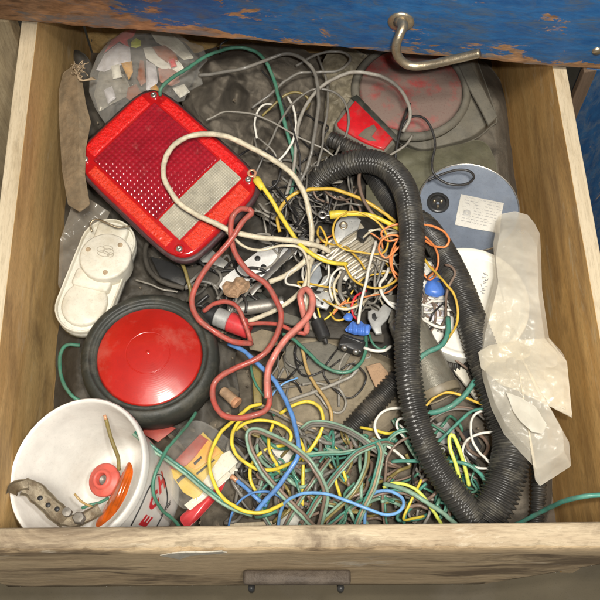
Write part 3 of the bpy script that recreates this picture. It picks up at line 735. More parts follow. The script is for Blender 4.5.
wire('cable_piece', 'short yellow wire with bare copper tip inside the bucket', '106,419,96 109,431,90 113,445,84 118,458,78 119,470,72', 5, 'olive', group=None)
w_ = bpy.data.objects['cable_piece']; obj('conductor', *tube_geo(wpath([(104.5, 415, 98), (105.3, 417.5, 97), (106.2, 420, 96)]), .0015, 8), 'copper', w_)
wire('cable_piece', 'dark green wire stub beside the rusty clamp in bucket', '82,508,80 90,505,82 98,503,80 108,498,76', 4, 'green', group=None)
wire('cable_piece', 'thin tan wire stub with frayed end inside the bucket', '74,494,92 80,501,90 86,505,86 92,507,84', 3, 'tan', group=None)
# rusty clamp: a bent channel with a hooked end and a second jaw
cl = thing('rusty_clamp', 'rusty grey metal clamp hooked over the bucket rim', 'clamp', W(45, 505, 100))
def channel(s, w, t, m, name, parent, bend=.35, wob=.0009):
    """strip with raised lips swept along a path"""
    Q = wpath(s, step=.003); T, A, B = frames(Q, np.array(CAM)); prof_ = [(-1, .9), (-1.12, .75), (-1.05, -.1), (-.9, -.35), (.9, -.35), (1.05, -.1), (1.12, .75), (1, .9), (.9, .3), (.75, .12), (-.75, .12), (-.9, .3)]
    hw = w/2*pxm(*parse(s)[0]); V, Fc = [], []; n = len(prof_)
    for i in range(len(Q)):
        e = 1+.18*noise.noise(Vector((i*.35, 1, 7))); 
        for a, b in prof_: V.append(Q[i]+B[i]*a*hw*e+A[i]*b*t+np.array(noise.noise_vector(Vector((i*.4, a*2, b*2))))*wob)
    for i in range(len(Q)-1):
        for k_ in range(n): Fc.append([i*n+k_, i*n+(k_+1) % n, (i+1)*n+(k_+1) % n, (i+1)*n+k_])
    Fc += [list(range(n))[::-1], [(len(Q)-1)*n+k_ for k_ in range(n)]]
    return obj(name, V, Fc, m, parent, angle=40)
channel('24,486,118 33,490,116 45,501,112 58,513,106 66,519,100', 17, .004, 'rust', 'arm', cl)
channel('28,484,119 20,485,120 14,488,116 12,493,108', 10, .003, 'rust', 'hook', cl)
channel('60,520,101 75,521,98 90,515,96 100,509,94', 11, .003, 'rust', 'jaw', cl)
obj('bolt', *revolve([(.006, -.004), (.006, .002), (.005, .0035), (.0025, .004), (0, .004)], 6, frame(79, 518, 101)), 'dsteel', cl, angle=30)
for x, y in ((40, 498), (48, 505), (57, 509)):
    obj('hole', *revolve([(.0024, .0), (.0022, .0005), (0, .0005)], 14, frame(x, y, 117-(x-40)*.45)), M['inkd'], cl)
obj('bolt', *revolve([(.0042, -.004), (.0042, .0015), (0, .0025)], 14, frame(67, 512, 107)), 'dsteel', cl, angle=30)
# ================================================================== CARDBOARD STRIP AND TWINE, LEFT
sheet('cardboard_strip', '63,73 71,67 78,64 82,80 86,104 91,122 86,148 85,175 90,205 80,212 68,205 62,170 59,120 59,90',
      lambda x, y, s: 97+2.5*crease(x, y, 41, 7, (10, 50), 6)-.5*(75-x)-(y-65)*.05-10*max(0, (x-77-(y-65)*.03))/12+1.2*fold(x, y, .12, 70), M['card'], 'brown torn cardboard strip leaning on the left drawer wall', 'cardboard', n=140, m_=44, th=2.0, sharp=True)
g = []
for i in range(16):
    P = []; x, y, z = random.uniform(72, 80), random.uniform(64, 74), 106
    dx, dy = random.uniform(-1, 2.2), random.uniform(-1.2, 2.2)
    for k_ in range(6): P.append((x, y, z)); x += dx+random.uniform(-3, 3); y += dy+random.uniform(-3.2, 3.2); z = 103+random.uniform(-3, 3)
    g.append(tube_geo(wpath(P), .0004+.0003*random.random(), 5))
for i in range(4):
    g.append(tube_geo(wpath([(74+i, 68+i, 106), (78, 76+i*.7, 106), (82, 80+i*.3, 105), (88, 79+i*.4, 103), (93+i, 77+i*.8, 99)]), .0006, 5))
obj('frayed_twine', *merge(*g), 'twine', None, 'frayed tan twine knotted at the cardboard strip top', 'twine')
# ================================================================== BAG OF PACKETS, TOP LEFT
pbg = thing('parts_bag', 'clear plastic bag of small packets in the back left corner', 'plastic bag', W(140, 75, 40))
BO = '95,108 89,92 90,74 97,56 108,42 124,31 136,28 152,27 168,31 178,33 190,42 203,46 208,60 199,70 203,84 188,92 184,101 168,104 152,110 125,132 108,128'
def bz(x, y, s): return 66+13*math.sqrt(max(0, 1-s**2.2))+7*crease(x, y, 31, 9, (12, 50), 6)+2.4*crease(x, y, 32, 7, (5, 14), 3)
def inner(name, s, z, m, amp=2.2, seed=1):
    sheet(name, s, lambda x, y, q: z+amp*2.2*crease(x, y, seed, 6, (7, 30), 3)+2.2*(1-q**3), m, parent=pbg, n=70, m_=24, th=2.5, sharp=True)
inner('backing', '94,100 92,80 100,56 120,38 150,33 185,42 200,60 190,88 165,100 130,118 104,122', 54, M['ragd'], 3)
inner('paper_insert', '96,70 104,55 118,43 130,47 131,62 118,66 104,72', 66, mat('printed_paper', (.48,.46,.50), .5, var=.2, vs=90), 1.5, 2)
inner('red_packet', '104,53 112,40 125,31 137,29 133,37 127,40 129,47 123,44 118,40', 69, M['redp'], 1, 3)
inner('sticker', '131,42 136,38 141,41 141,46 136,48 131,47', 73, M['lim'], .3, 4)
inner('label', '111,66 119,64 122,77 113,79', 73, M['paper'], .4, 5)
inner('orange_packet', '121,63 132,61 133,72 129,80 125,72', 71, M['orp'], 1, 6)
inner('metal_packet', '99,72 113,66 124,75 131,88 128,96 112,104 99,112 94,95', 65, mat('silvery_packet', (.30,.28,.24), .35, metal=.3, var=.4, vs=60, bump=.5, dust=.3), 2, 7)
inner('white_packet', '143,48 152,47 166,52 180,62 184,68 178,75 168,72 156,66 146,58', 70, M['paper'], 1.2, 8)
inner('brown_packet', '152,47 166,45 176,54 178,61 168,63 158,56', 74, M['brownp'], .6, 9)
inner('pink_packet', '158,68 168,66 178,73 180,82 172,86 160,82', 71, M['pinkp'], 1.6, 10)
inner('brown_strip', '140,60 144,61 146,82 141,86 137,78', 71, M['brownp'], .6, 12)
inner('grey_packet', '146,60 156,66 158,82 152,92 146,90', 68, M['lav'], 2, 13)
inner('pale_wrapper', '150,32 168,31 182,42 194,58 184,60 170,50 156,42', 68, mat('pale_wrapper', (.44,.42,.35), .35, var=.25, vs=60, bump=.3), 2.6, 14)
inner('amber_scrap', '150,88 156,84 160,92 154,98', 71, M['orp'], 1, 15)
inner('dark_scrap', '128,88 136,84 142,94 134,102 126,98', 70, M['brownp'], 1, 16)
inner('red_scrap', '168,60 174,58 177,66 171,68', 75, M['redp'], 1, 17)
inner('pale_scrap', '104,90 112,86 116,98 108,104', 69, M['lav'], 1.5, 18)
inner('pale_scrap', '172,88 184,84 190,92 180,98', 67, M['paper'], 1.5, 19)
inner('dark_scrap', '112,108 122,100 134,108 118,124 108,120', 66, M['blackp'], 2, 20)
sheet('film', BO, bz, M['film'], parent=pbg, n=220, m_=90, th=.3, sharp=True)
# ================================================================== BACK RIGHT: ROUND LAMP HOUSING, SMALL SQUARE LAMP, OLIVE POUCH
rh = thing('round_lamp_housing', 'dusty round red lamp in grey housing under the hook', 'lamp', W(412, 90, 30))
hs = '350,62 366,46 395,38 440,38 470,48 484,78 497,118 492,126 474,140 448,148 420,153 395,140 372,118 352,92 344,74'
sheet('housing', hs, lambda x, y, s: 44+6*(1-s**3)+1.2*fold(x, y, .05, 91)-12*max(0, s-.93)/.07, M['hous'], parent=rh, n=140, m_=40, th=6)
k4 = pxm(411, 89, 56); hf2 = frame(411, 89, 56, tx=0)
obj('rim', *revolve([(50*k4, -.01), (59*k4, -.008), (60*k4, -.002), (57*k4, .002), (54*k4, .0025), (52.5*k4, .001), (52*k4, -.004)], 90, hf2), 'hous', rh)
obj('lens', *revolve([(51.5*k4, -.006), (51*k4, .0), (49*k4, .0022), (35*k4, .0035), (0, .0042)], 90, hf2), 'dred', rh)
obj('bracket', *prism(pxpoly('452,52 462,50 497,118 488,127 481,112 470,92', frame(475, 90, 58), 58), .004, frame(475, 90, 58), .001), 'hous', rh, angle=40)
sl = thing('square_lamp', 'small bright red square lamp with dusty corner', 'lamp', W(364, 125, 55))
plate('case', '353,94 399,139 381,156 336,130 334,124', 74, 16, M['hous'], sl, .0015, ty=0)
plate('rubber_edge', '351,97 357,94 400,138 396,142', 77, 5, M['rubber'], sl, .001)
plate('lens', '356,99 393,138 384,149 377,147 361,140 339,127 337,123', 76.8, 5, M['bred'], sl, .0012)
plate('dust_patch', '366,128 374,124 377,129 372,136 377,141 368,140 358,135', 77.6, 1.2, mat('caked_dust', (.15,.12,.09), .95, bump=.8), sl, .0004)
sheet('vinyl_pouch', '394,152 420,146 460,141 482,141 492,152 497,172 480,180 420,196 400,196 391,172', lambda x, y, s: 36+6*(1-s**4)+1.5*fold(x, y, .05, 5)+6*crease(x, y, 51, 7, (14, 70), 10), M['oliv'], 'olive grey vinyl pouch between round housing and blue disc', 'pouch', n=110, m_=36, th=5)
# ================================================================== BLUE DISC AND WHITE LID
bd = thing('blue_disc', 'slate blue round metal can lid with socket and paper label', 'can', W(468, 212, 20))
k5 = pxm(468, 212, 62); f5 = frame(468.5, 207, 54)
obj('rim', *revolve([(51.9*k5, -.001), (51.7*k5, .0012), (50.9*k5, .0016), (50.2*k5, .0006)], 120, f5), 'steel', bd)
obj('body', *revolve([(48*k5, -.035), (51.5*k5, -.03), (52*k5, -.002), (51.5*k5, 0), (50.8*k5, .0006), (49.6*k5, -.0003), (0, -.0003)], 120, f5), 'bluedisc', bd, angle=40)
sf = frame(438, 203, 54.3)
obj('socket', *revolve([(11.5*k5, -.001), (11.3*k5, .0025), (10*k5, .0034), (8.3*k5, .003), (8*k5, -.0005), (0, -.0007)], 40, sf), 'blackp', bd, angle=50)
for a_ in (30, 150, 265):
    t = math.radians(a_); obj('pin', *revolve([(1.5*k5, -.001), (1.5*k5, .0018), (.8*k5, .0025), (0, .0026)], 10, sf @ Matrix.Translation((4.2*k5*math.cos(t), 4.2*k5*math.sin(t), 0))), 'brass', bd)
lb = plate('label', '461,194 482,198.5 504,203 502,212 499.5,233 476,229 455,224.5 457,213', 54.9, .5, M['paper'], bd, .0001)
g = []; fl = frame(480, 213, 55, 43, 9)
rnd = random.Random(3)
for row in range(9):
    x = -17*k5; y = (15-row*3.5)*k5
    while x < 17*k5:
        w_l = rnd.uniform(1.5, 4.5)*k5
        if rnd.random() < .85 and not (row in (3, 4, 5) and x < -8*k5):
            g.append(prism(rect(w_l, .9*k5*rnd.uniform(.5, 1), 0, x+w_l/2, y), .00012, fl, .00002))
        x += w_l+1.1*k5
obj('printed_lines', *merge(*g), mat('faded_ink', (.40,.39,.37), .7), lb, smooth=False)
g = [revolve([(1.2*k5, 0), (3.2*k5, .0006), (4*k5, 0)], 18, frame(467, 213, 55))]
obj('label_dimple', *merge(*g), mat('grey_label_dimple', (.48,.47,.44), .6), lb)
k6 = pxm(470, 305, 42); f6 = frame(468, 302, 64)
wlid = thing('jar_lid', 'off white round plastic lid half under the milky bag', 'lid', W(466, 302, 20))
obj('lid_body', *revolve([(55*k6, -.02), (59*k6, -.018), (60*k6, -.003), (59.3*k6, .0008), (57*k6, .0016), (54*k6, .001), (52.5*k6, -.0016), (51*k6, -.002), (0, -.0014)], 120, f6), mat('white_lid_plastic', (.78,.76,.68), .4, dust=.25, dcol=(.6,.56,.45), ds=20, var=.05, grime=.15), wlid, angle=60)
g = []
for j in range(13):
    x, y = rnd.uniform(480, 486), 273+j*1.7; P = [(x, y, 63.8), (x+rnd.uniform(.5, 3), y+rnd.uniform(-1.5, 1.5), 63.9), (x+rnd.uniform(1.5, 4), y+rnd.uniform(-1, 2.2), 63.8)]
    g.append(tube_geo(wpath(P), .00035, 5))
obj('stamped_marks', *merge(*g), mat('dark_stamp', (.20,.20,.22), .6), wlid, smooth=False)
plate('broken_plate', '443,335 462,322 480,345 485,395 478,402 462,380 445,360', 40, 4, M['whitep'], None, label='pale broken plastic plate between the canister and hoses', cat='plastic plate')
# ================================================================== SMOKY CANISTER
cn = thing('smoky_canister', 'smoky translucent plastic cylinder behind the long black hose', 'canister', W(420, 370, 30))
P0, P1 = W(404, 318, 66), W(441, 397, 60); axc = (P1-P0); Lc = axc.length; axc.normalize(); kk = pxm(425, 370, 63)
xr_ = axc.cross(Vector((0, 0, 1))).normalized(); yr_ = axc.cross(xr_)
cf = Matrix.Translation(P0) @ Matrix((xr_, yr_, axc)).transposed().to_4x4(); Rc = 20.5*kk
obj('barrel', *revolve([(0, 0), (Rc*.8, 0), (Rc*.88, .003), (Rc*.94, .02), (Rc, Lc*.6), (Rc*1.02, Lc*.9), (Rc*1.02, Lc*.91)], 60, cf), 'canis', cn)
obj('end_cap', *revolve([(Rc*1.02, Lc*.905), (Rc*1.07, Lc*.91), (Rc*1.07, Lc*.99), (Rc*1.03, Lc), (Rc*.95, Lc*1.0), (Rc*.92, Lc*.985), (0, Lc*.985)], 60, cf), mat('brown_cap', (.20,.165,.11), .5, dust=.4), cn, angle=50)
# ================================================================== CORRUGATED HOSES
def hose(name, label, s, m, pitch=4.1, amp=.17, seam=None, wob=0, open_end=False, dense=7, n=30):
    P = [(*tuple(W(*q[:3])), q[3]*1.12/2*pxm(*q[:3])) for q in parse(s)]
    Q, _ = smooth_path(P, 8); mmp = pitch*pxm(400, 300, 90)/dense
    L_ = np.sum(np.linalg.norm(np.diff(Q[:, :3], axis=0), axis=1)); d_ = np.r_[0, np.cumsum(np.linalg.norm(np.diff(Q[:, :3], axis=0), axis=1))]
    st = np.arange(0, L_, mmp); Q = np.stack([np.interp(st, d_, Q[:, k_]) for k_ in range(4)], 1)
    ker = np.ones(dense*3)/(dense*3)
    for k_ in range(3):
        pad = np.r_[np.full(dense, Q[0, k_]), Q[:, k_], np.full(dense, Q[-1, k_])]
    rad = np.zeros((len(Q), n))
    for i in range(len(Q)):
        for k_ in range(n):
            ph = i/dense; a_ = 2*math.pi*k_/n
            if seam is not None:
                sa = seam+.10*math.sin(i*.02)
                dlt = (a_-sa+math.pi) % (2*math.pi)-math.pi
                if 0 < dlt: ph += .5
            wv = math.cos(2*math.pi*ph); wv = math.copysign(abs(wv)**.6, wv)
            r = Q[i, 3]*(1-amp*.5+amp*.5*wv)
            if seam is not None and abs(dlt) < 2*math.pi/n*.7: r *= .955
            rad[i, k_] = r
    V, Fc = tube_geo(Q[:, :3], rad, n, np.array(CAM), cap=not open_end)
    if open_end:   # inner wall at the open end
        k0 = len(V); T, A_, B_ = frames(Q[:, :3], np.array(CAM)); e = len(Q)-1
        for i in (e, max(0, e-40)):
            for k_ in range(n):
                a_ = 2*math.pi*k_/n; V.append(Q[i, :3]+(A_[i]*math.cos(a_)+B_[i]*math.sin(a_))*Q[i, 3]*.84)
        for k_ in range(n):
            k2_ = (k_+1) % n; Fc.append([e*n+k_, e*n+k2_, k0+k2_, k0+k_]); Fc.append([k0+k_, k0+k2_, k0+n+k2_, k0+n+k_])
    return obj(name, V, Fc, m, None, label, 'hose', 'black corrugated hoses')
hose('corrugated_hose', 'long black split corrugated hose arching down the drawer middle', '296,222,40,16 304,201,52,19 318,180,64,21 340,166,78,22 366,161,90,22 388,168,98,22.5 404,188,104,23 411,220,108,23 412,262,110,23 409,305,110,23 407,345,108,24 410,385,104,25 418,422,98,25 432,458,90,25.5 452,490,80,25.5 470,514,70,25 480,530,62,24', M['hose'], seam=.12, n=36)
hose('corrugated_hose', 'thick black corrugated hose with open cut end at bottom right', '368,165,48,18 384,190,50,20 402,212,56,22 424,226,66,23 443,252,80,24 459,286,86,26 473,324,86,28 487,366,84,31 500,404,80,34 511,436,76,34 509,466,76,36 499,496,72,37 485,519,66,38', M['hose'], seam=-1.1, open_end=True, pitch=4.0, n=36)
hose('corrugated_hose', 'dark corrugated hose lying diagonally under the long hose', '316,462,24,19 335,446,34,20 360,420,42,20 385,393,46,20 402,376,48,20 425,368,40,20 450,366,34,20 480,362,30,20', M['hosed'], pitch=4.2, amp=.16)
hose('corrugated_hose', 'small black corrugated hose poking out below the milky bag', '528,425,48,13 535,445,52,13.5 538,465,54,14 539,485,54,14 538,505,52,14 536,525,50,14', M['hosed'], pitch=4.2, amp=.2)
hose('corrugated_hose', 'short dark corrugated hose stub beside the small square lamp', '331,139,72,14 340,143,74,15 352,149,72,15 366,154,66,15 385,162,60,15', M['hosed'], pitch=4.0, amp=.2)
hose('corrugated_hose', 'dusty black corrugated hose between the canister and thick hose', '458,336,50,15 468,355,52,15 478,375,54,15 488,400,56,16 496,430,56,16', M['hosed'], pitch=4.0, amp=.16)
# ================================================================== MILKY PLASTIC BAG
BG = '497,222 501,214 515,211 528,215 535,224 540,234 541,255 542,290 547,325 549,338 562,352 567,362 572,418 556,410 541,400 560,425 569,442 571,466 556,476 540,486 535,480 537,470 520,452 504,434 492,410 483,380 479,350 481,332 490,300 496,275 493,245'
def bagz(x, y, s):
    return 104+17*crease(x*1.15, y*.8, 11, 9, (26, 120), 12)+3.5*crease(x, y, 12, 8, (12, 36), 8)+.5*crease(x, y, 13, 6, (5, 10), 3)+5*math.sin(y*.021+1)+5*(1-s*s)-7*max(0, s-.88)/.12
sheet('plastic_bag', BG, bagz, M['bag'], 'milky crumpled plastic bag draped over hose on the right', 'plastic bag', n=340, m_=150, th=.35, c=(515, 345), sharp=True)
sheet('bag_flap', '481,368 500,384 520,392 545,404 571,417 572,414 567,362 549,338 520,340 490,345 478,352', lambda x, y, s: 118+13*crease(x, y, 21, 8, (24, 90), 10)+3*crease(x, y, 22, 8, (10, 30), 5)+.4*crease(x, y, 24, 6, (5, 9), 2)-3*s, film('milky_bag_flap', (.88,.83,.71), .36, .3, vs=20, lo=.6, hi=1.4), sharp=True, parent=bpy.data.objects['plastic_bag'], n=220, m_=70, th=.35)
sheet('bag_flap', '506,392 520,397 536,407 547,425 543,434 532,432 520,421 513,411', lambda x, y, s: 113+3*crease(x, y, 61, 5, (10, 40), 3), film('opaque_white_plastic', (.80,.77,.68), .62, .3), parent=bpy.data.objects['plastic_bag'], n=90, m_=22, th=.3, sharp=True)
sheet('dirty_film', '72,205 88,198 110,212 98,240 82,275 66,300 58,285 60,240', lambda x, y, s: 44+12*crease(x, y, 77, 8, (8, 40), 6), M['filmt'], 'dirty clear film strip left of the white lamp base', 'plastic film', n=120, m_=50, th=.4, sharp=True)
# ================================================================== BLISTER CARD AND RED PIECE, BOTTOM LEFT
bc = thing('blister_pack', 'yellow and red blister card beneath green wires', 'blister pack', W(205, 462, 30))
plate('card', '203,432 229,458 212,480 196,500 183,492 168,470', 44, 1.5, M['cyel'], bc, .0003)
plate('red_panel', '200,434 210,441 187,465 176,470 168,468', 44.8, .8, M['cred'], bc, .0003)
plate('cream_panel', '235,464 238,470 192,512 184,505', 43, 1.5, M['whited'], bc, .0003)
plate('orange_panel', '208,440 221,452 196,470 188,466', 44.9, .7, mat('orange_print', (.72,.34,.06), .5, dust=.2), bc, .0002)
for s_q in ('176,480 188,470 190,472.5 178,483', '193,463 201,456 202,458 195,465.5', '196,473 214,459 215,460 197,475'):
    plate('printed_bar', s_q, 45.1, .7, M['inkd'], bc, .0001)
sheet('blister_film', '186,424 208,424 242,452 238,466 204,500 182,508 164,480 166,455', lambda x, y, s: 48+3.5*math.sqrt(max(0, 1-s**3))+1.0*fold(x, y, .06, 8), M['film'], parent=bc, n=100, m_=30, th=.3)
sheet('red_plastic_piece', '226,478 221,492 210,506 195,522 186,527 180,518 190,508 205,496 216,484', lambda x, y, s: 40+5*(1-s*s), M['redp'], 'dirty red plastic shell next to the blister card', 'plastic shell', n=70, m_=20, th=2)
plate('red_card_strip', '140,432 160,423 176,428 158,442', 34, 1, M['cred'], None, .0002, label='faded red card corner below the round lamp', cat='card')
plate('clear_strip', '222,454 230,450 238,462 210,488 203,482', 47, 1.2, M['whited'], None, .0002, label='pale plastic strip on the right side of blister card', cat='plastic strip')
# ================================================================== CENTRE HARDWARE
br = thing('metal_bracket', 'flat white painted bracket with two holes left of centre', 'bracket', W(258, 268, 48))
fb = frame(258, 268, 52, 78, -42)
obj('strip', *prism(pxpoly('221,279 262,248 296,236 300,244 296,254 268,274 226,294 219,286', fb, 52), .002, fb, .0005, z0=-.002), mat('white_painted_metal', (.72,.71,.68), .35, dust=.15), br, angle=40)
for x, y in ((257.5, 258.5), (263.5, 267)):
    obj('hole', *revolve([(.0034, .0001), (.0032, .0005), (0, .0005)], 18, frame(x, y, 52.1)), M['inkd'], br)
sheet('terminal_block', '222,286 226,281 233,282 236,277 243,277 246,281 249,281 250,287 247,292 241,294 238,298 228,297 224,294', lambda x, y, s: 58+5*(1-s**3)+4*crease(x, y, 91, 7, (5, 14), 3)+1.2*fold(x, y, .2, 3), M['rustb'], 'rust brown lump of terminal block on white bracket end', 'terminal block', n=90, m_=30, th=6, sharp=True)
fb = frame(282, 262, 55, 60, -50)
plate('steel_strip', '249,291 262,277 285,252 302,235 306,239 288,259 262,285 252,296', 60, 2, M['steel'], None, .0004, label='narrow steel strip crossing the white bracket', cat='metal strip')
plate('steel_strip', '203,242 215,252 228,262 224,268 206,262 190,262', 52, 2, mat('grey_metal_sheet', (.30,.30,.28), .4, metal=.4, dust=.4), None, .0004, label='grey metal corner by the tail lamp lower screw', cat='metal strip')
def cyl(name, label, cat, a, b, wpx, secs, mats_parts, parent=None):
    """a cylinder lying between two photo points, split in named sections"""
    P, Q = W(*a), W(*b); ax_ = Q-P; L_ = ax_.length; ax_.normalize(); x_ = ax_.cross(Vector((0, 0, 1))).normalized(); y_ = ax_.cross(x_)
    f_ = Matrix.Translation(P) @ Matrix((x_, y_, ax_)).transposed().to_4x4(); r = wpx/2*pxm(*a)
    t = thing(name, label, cat, (P+Q)/2) if parent is None else parent
    for (nm, s0, s1, k0, k1_, mm) in secs:
        e = min(.0012, (s1-s0)*L_*.3)
        obj(nm, *revolve([(0, s0*L_), (r*k0-e, s0*L_), (r*k0, s0*L_+e), (r*k1_, s1*L_-e), (r*k1_-e, s1*L_), (0, s1*L_)], 28, f_), mm, t, angle=40)
    return t
cyl('flashlight', 'small black and silver cylinder with red end, beside round lamp', 'flashlight', (203, 311, 52), (250, 330, 52), 20, (('head', 0, .28, 1, 1, 'blackp'), ('label_band', .27, .55, .97, .97, 'greyp'), ('red_cap', .55, 1, 1.03, .95, 'redp')), 0)
cyl('steel_tube', 'dull steel tube pointing right below the white bracket', 'tube', (228, 311, 44), (284, 303, 44), 14, (('shaft', 0, .93, 1, 1, 'dsteel'), ('ferrule', .9, 1, 1.1, 1.1, 'steel')), 0)
obj('torn_card', *prism(pxpoly('246,336 262,330 276,333 278,345 262,352 250,350', frame(262, 341, 46), 46), .002, frame(262, 341, 46), .0004), M['slab'], None, 'khaki torn card piece between the red cables', 'card')
# ribbed resistor / heat sink
hk2 = thing('ribbed_heat_sink', 'pale ribbed heat sink with grey mounting plate in wire knot', 'heat sink', W(355, 250, 50))
fh = frame(358, 252, 62, 32, -22, tx=6)
kh = pxm(358, 252, 62)
obj('core', *prism(rect(46*kh, 50*kh, .002), .010, fh, .001, z0=-.012), 'ribs', hk2, angle=40)
for i in range(10):
    y = (-22+i*5.2)*kh
    obj('rib', *prism(rect(48*kh, 3.0*kh, .0006, cy=y, cx=-i*.8*kh), .0055, fh, .0007, z0=-.002), 'ribs', hk2, angle=40)
plate('mounting_plate', '336,224 343,215 352,213 361,220 358,229 346,236 338,244 332,244', 70, 2.2, M['greyp'], hk2, .0006, tx=4)
obj('bolt_hole', *revolve([(.0048, 0), (.0046, .001), (.003, .0012), (.0024, -.0004), (0, -.0004)], 20, frame(343.5, 225.5, 70.4)), 'brass', hk2)
plate('slot', '345,216 353,219 352,222 344,219', 70.5, .6, M['inkd'], hk2, .0001)
plate('clip', '358,229 366,227 370,232 364,240 357,236', 74, 7, M['blackp'], hk2, .001)
# grey bracket with slot
gb = thing('slotted_bracket', 'grey slotted metal bracket beside the pink cable loop', 'bracket', W(325, 292, 50))
plate('plate', '324,276 332,273 336,281 335,298 327,309 317,306 313,298 318,287', 62, 3, M['greyp'], gb, .0008, ty=5)
plate('slot', '316,300 324,302 323,305 316,303', 62.4, .5, M['inkd'], gb, .0001)
obj('hole', *revolve([(.0026, 0), (.0024, .0006), (.0018, .0002), (0, 0)], 14, frame(326, 290, 62.5)), 'brass', gb)
plate('steel_strip', '313,262 319,262 322,276 314,290 307,296 305,288', 58, 2, mat('bluish_grey_metal', (.38,.41,.44), .35, metal=.4, dust=.2), None, .0004, label='thin bluish metal blade left of the slotted bracket', cat='metal strip')
lp = thing('ring_lug', 'pale grey hooked lug under the heat sink', 'lug', W(376, 320, 50))
plate('lug_plate', '384,303 392,309 388,318 381,326 382,333 376,334 372,327 368,318 368,311 373,309 378,311', 64, 3, M['greyp'], lp, .0008)
plate('lug_slot', '372,314 375,313 377,318 375,321 372,318', 64.4, .5, M['inkd'], lp, .0001)
plate('metal_plate', '380,296 398,294 402,312 398,332 388,322 392,308', 56, 2, M['hous'], None, .0005, label='grey brown metal tab behind hooked lug by hose', cat='metal tab')
# black connectors
cb = thing('black_connector', 'black plastic connector with two round pins, below blue connector', 'connector', W(351, 344, 50))
fc = frame(352, 344, 64, 26, 9); kc = pxm(352, 344, 64)
obj('shell', *prism(rect(25*kc, 14*kc, .002), .012, fc, .0018, z0=-.009), 'blackp', cb, angle=40)
obj('ridge', *prism(rect(20*kc, 2.2*kc, .0004, cy=4*kc), .0015, fc, .0004, z0=.0029), 'blackp', cb, angle=40)
for dx in (-5.5, 6.5):
    f_ = fc @ Matrix.Translation((dx*kc, -6*kc, .001)) @ Matrix.Rotation(math.radians(60), 4, 'X')
    obj('pin', *revolve([(3*kc, 0), (3*kc, .003), (2.2*kc, .0042), (0, .0045)], 18, f_), 'steel', cb)
cyl('black_plug', 'small black cylindrical plug with nozzle near pink cable', 'plug', (317, 320, 62), (327, 344, 60), 14, (('shell', 0, .78, 1, .95, 'blackp'), ('nozzle', .76, 1, .3, .25, 'blackp')), 0)
bn = thing('blue_connector', 'blue wing shaped wire connector on the white wire', 'connector', W(358, 329, 55))
sheet('shell', '345,330 349,325 353,321 357,323 361,321 364,324 370,325 370,331 367,335 358,335 350,333', lambda x, y, s: 66+4.5*(1-s**2.5)+.8*math.sin(x*1.3), M['bluen'], parent=bn, n=70, m_=20, th=6)
sheet('blue_plug', '426,284 432,277 440,279 447,285 446,293 438,297 430,296 425,292', lambda x, y, s: 70+5*(1-s**3), M['bluen'], 'blue plastic plug behind orange wires right of long hose', 'plug', n=60, m_=18, th=7)
sheet('blue_plug', '344,316 348,313 352,315 352,320 348,321 344,319', lambda x, y, s: 62+2*(1-s**3), M['bluen'], 'tiny blue plug piece above left of the wing connector', 'plug', n=40, m_=10, th=4)
plate('white_tag', '428,300 440,303 447,312 445,322 432,320 425,310', 64, 1.5, M['lav'], None, .0003, label='pale torn tag below the blue plug', cat='tag')
plate('white_tag', '342,262 350,264 352,274 346,281 338,276', 60, 1.5, M['paper'], None, .0003, label='small white tag under the ribbed heat sink', cat='tag')
plate('white_tag', '296,244 308,243 312,252 300,256', 54, 1.5, M['paper'], None, .0003, label='small white tag at right end of bracket', cat='tag')
cyl('cable_joint', 'copper coloured crimp stub inside the red cable bend', 'crimp', (222, 390, 46), (238, 404, 48), 12, (('barrel', 0, .8, .8, .95, 'tobacco'), ('copper_end', .78, 1, 1, 1.05, 'copper')), 0)
sheet('foam_lump', '280,518 286,512 295,511 301,517 300,526 288,529 280,526', lambda x, y, s: 34+6*(1-s*s), M['whited'], 'pale round lump at the front rail beneath wires', 'lump', n=40, m_=12, th=3)
plate('wood_stick', '230,523 276,521 276,524.5 230,527', 40, 3, edge, None, .0006, label='thin pale wood stick along the front rail', cat='stick')
for lab, q, z, th, m, c_ in (
 ('dark plastic trim piece under the red cables', '186,268 214,262 236,268 232,280 204,286 188,282', 44, 4, 'ragd', 'plastic piece'),
 ('black plastic wedge left of the terminal block', '150,256 172,262 190,276 184,286 160,276', 40, 5, 'blackp', 'plastic piece'),
 ('grimy black rubber strip above the flashlight', '232,296 262,292 270,300 240,306', 40, 4, 'rubber', 'rubber strip'),
 ('dusty metal plate under the green wire', '286,346 322,340 352,352 338,378 300,384 284,366', 38, 2, 'hous', 'metal plate'),
 ('dark brown bar upright beside the blue cable', '252,366 262,364 262,406 254,408', 42, 5, 'olive', 'bar'),
 ('grey plastic rail left of the black plug', '284,312 314,322 312,330 282,322', 48, 4, 'hous', 'plastic piece'),
 ('dull brown flat strap beneath the slotted bracket', '300,326 344,326 384,334 384,342 340,338 298,336', 46, 3, 'ragd', 'strap'),
 ('rusty red metal flake left of the long hose', '366,366 380,362 398,384 392,398 376,388', 44, 2, 'rustb', 'metal flake'),
 ('dark plastic clip between the big hoses', '462,432 472,428 482,446 476,462 466,458', 44, 5, 'blackp', 'clip'),
 ('pale dusty disc piece under striped cables', '268,446 284,436 300,440 304,462 290,478 272,472', 34, 2, 'whited', 'plastic piece'),
 ('grey plastic flake beside the yellow coils', '306,464 322,458 330,474 316,490 304,482', 36, 2, 'hous', 'plastic piece'),
 ('dirty green glove fingertip inside the hose arch', '366,184 384,190 392,210 380,216 366,204', 48, 4, 'oliv', 'cloth piece'),
 ('grey flat scrap right of the diagonal hose', '424,428 446,420 458,436 444,452 428,448', 38, 2, 'greyp', 'scrap'),
 ):
    plate(c_.replace(' ', '_'), q, z, th, M[m], None, .0008, tx=random.uniform(-8, 8), ty=random.uniform(-8, 8), label=lab, cat=c_)
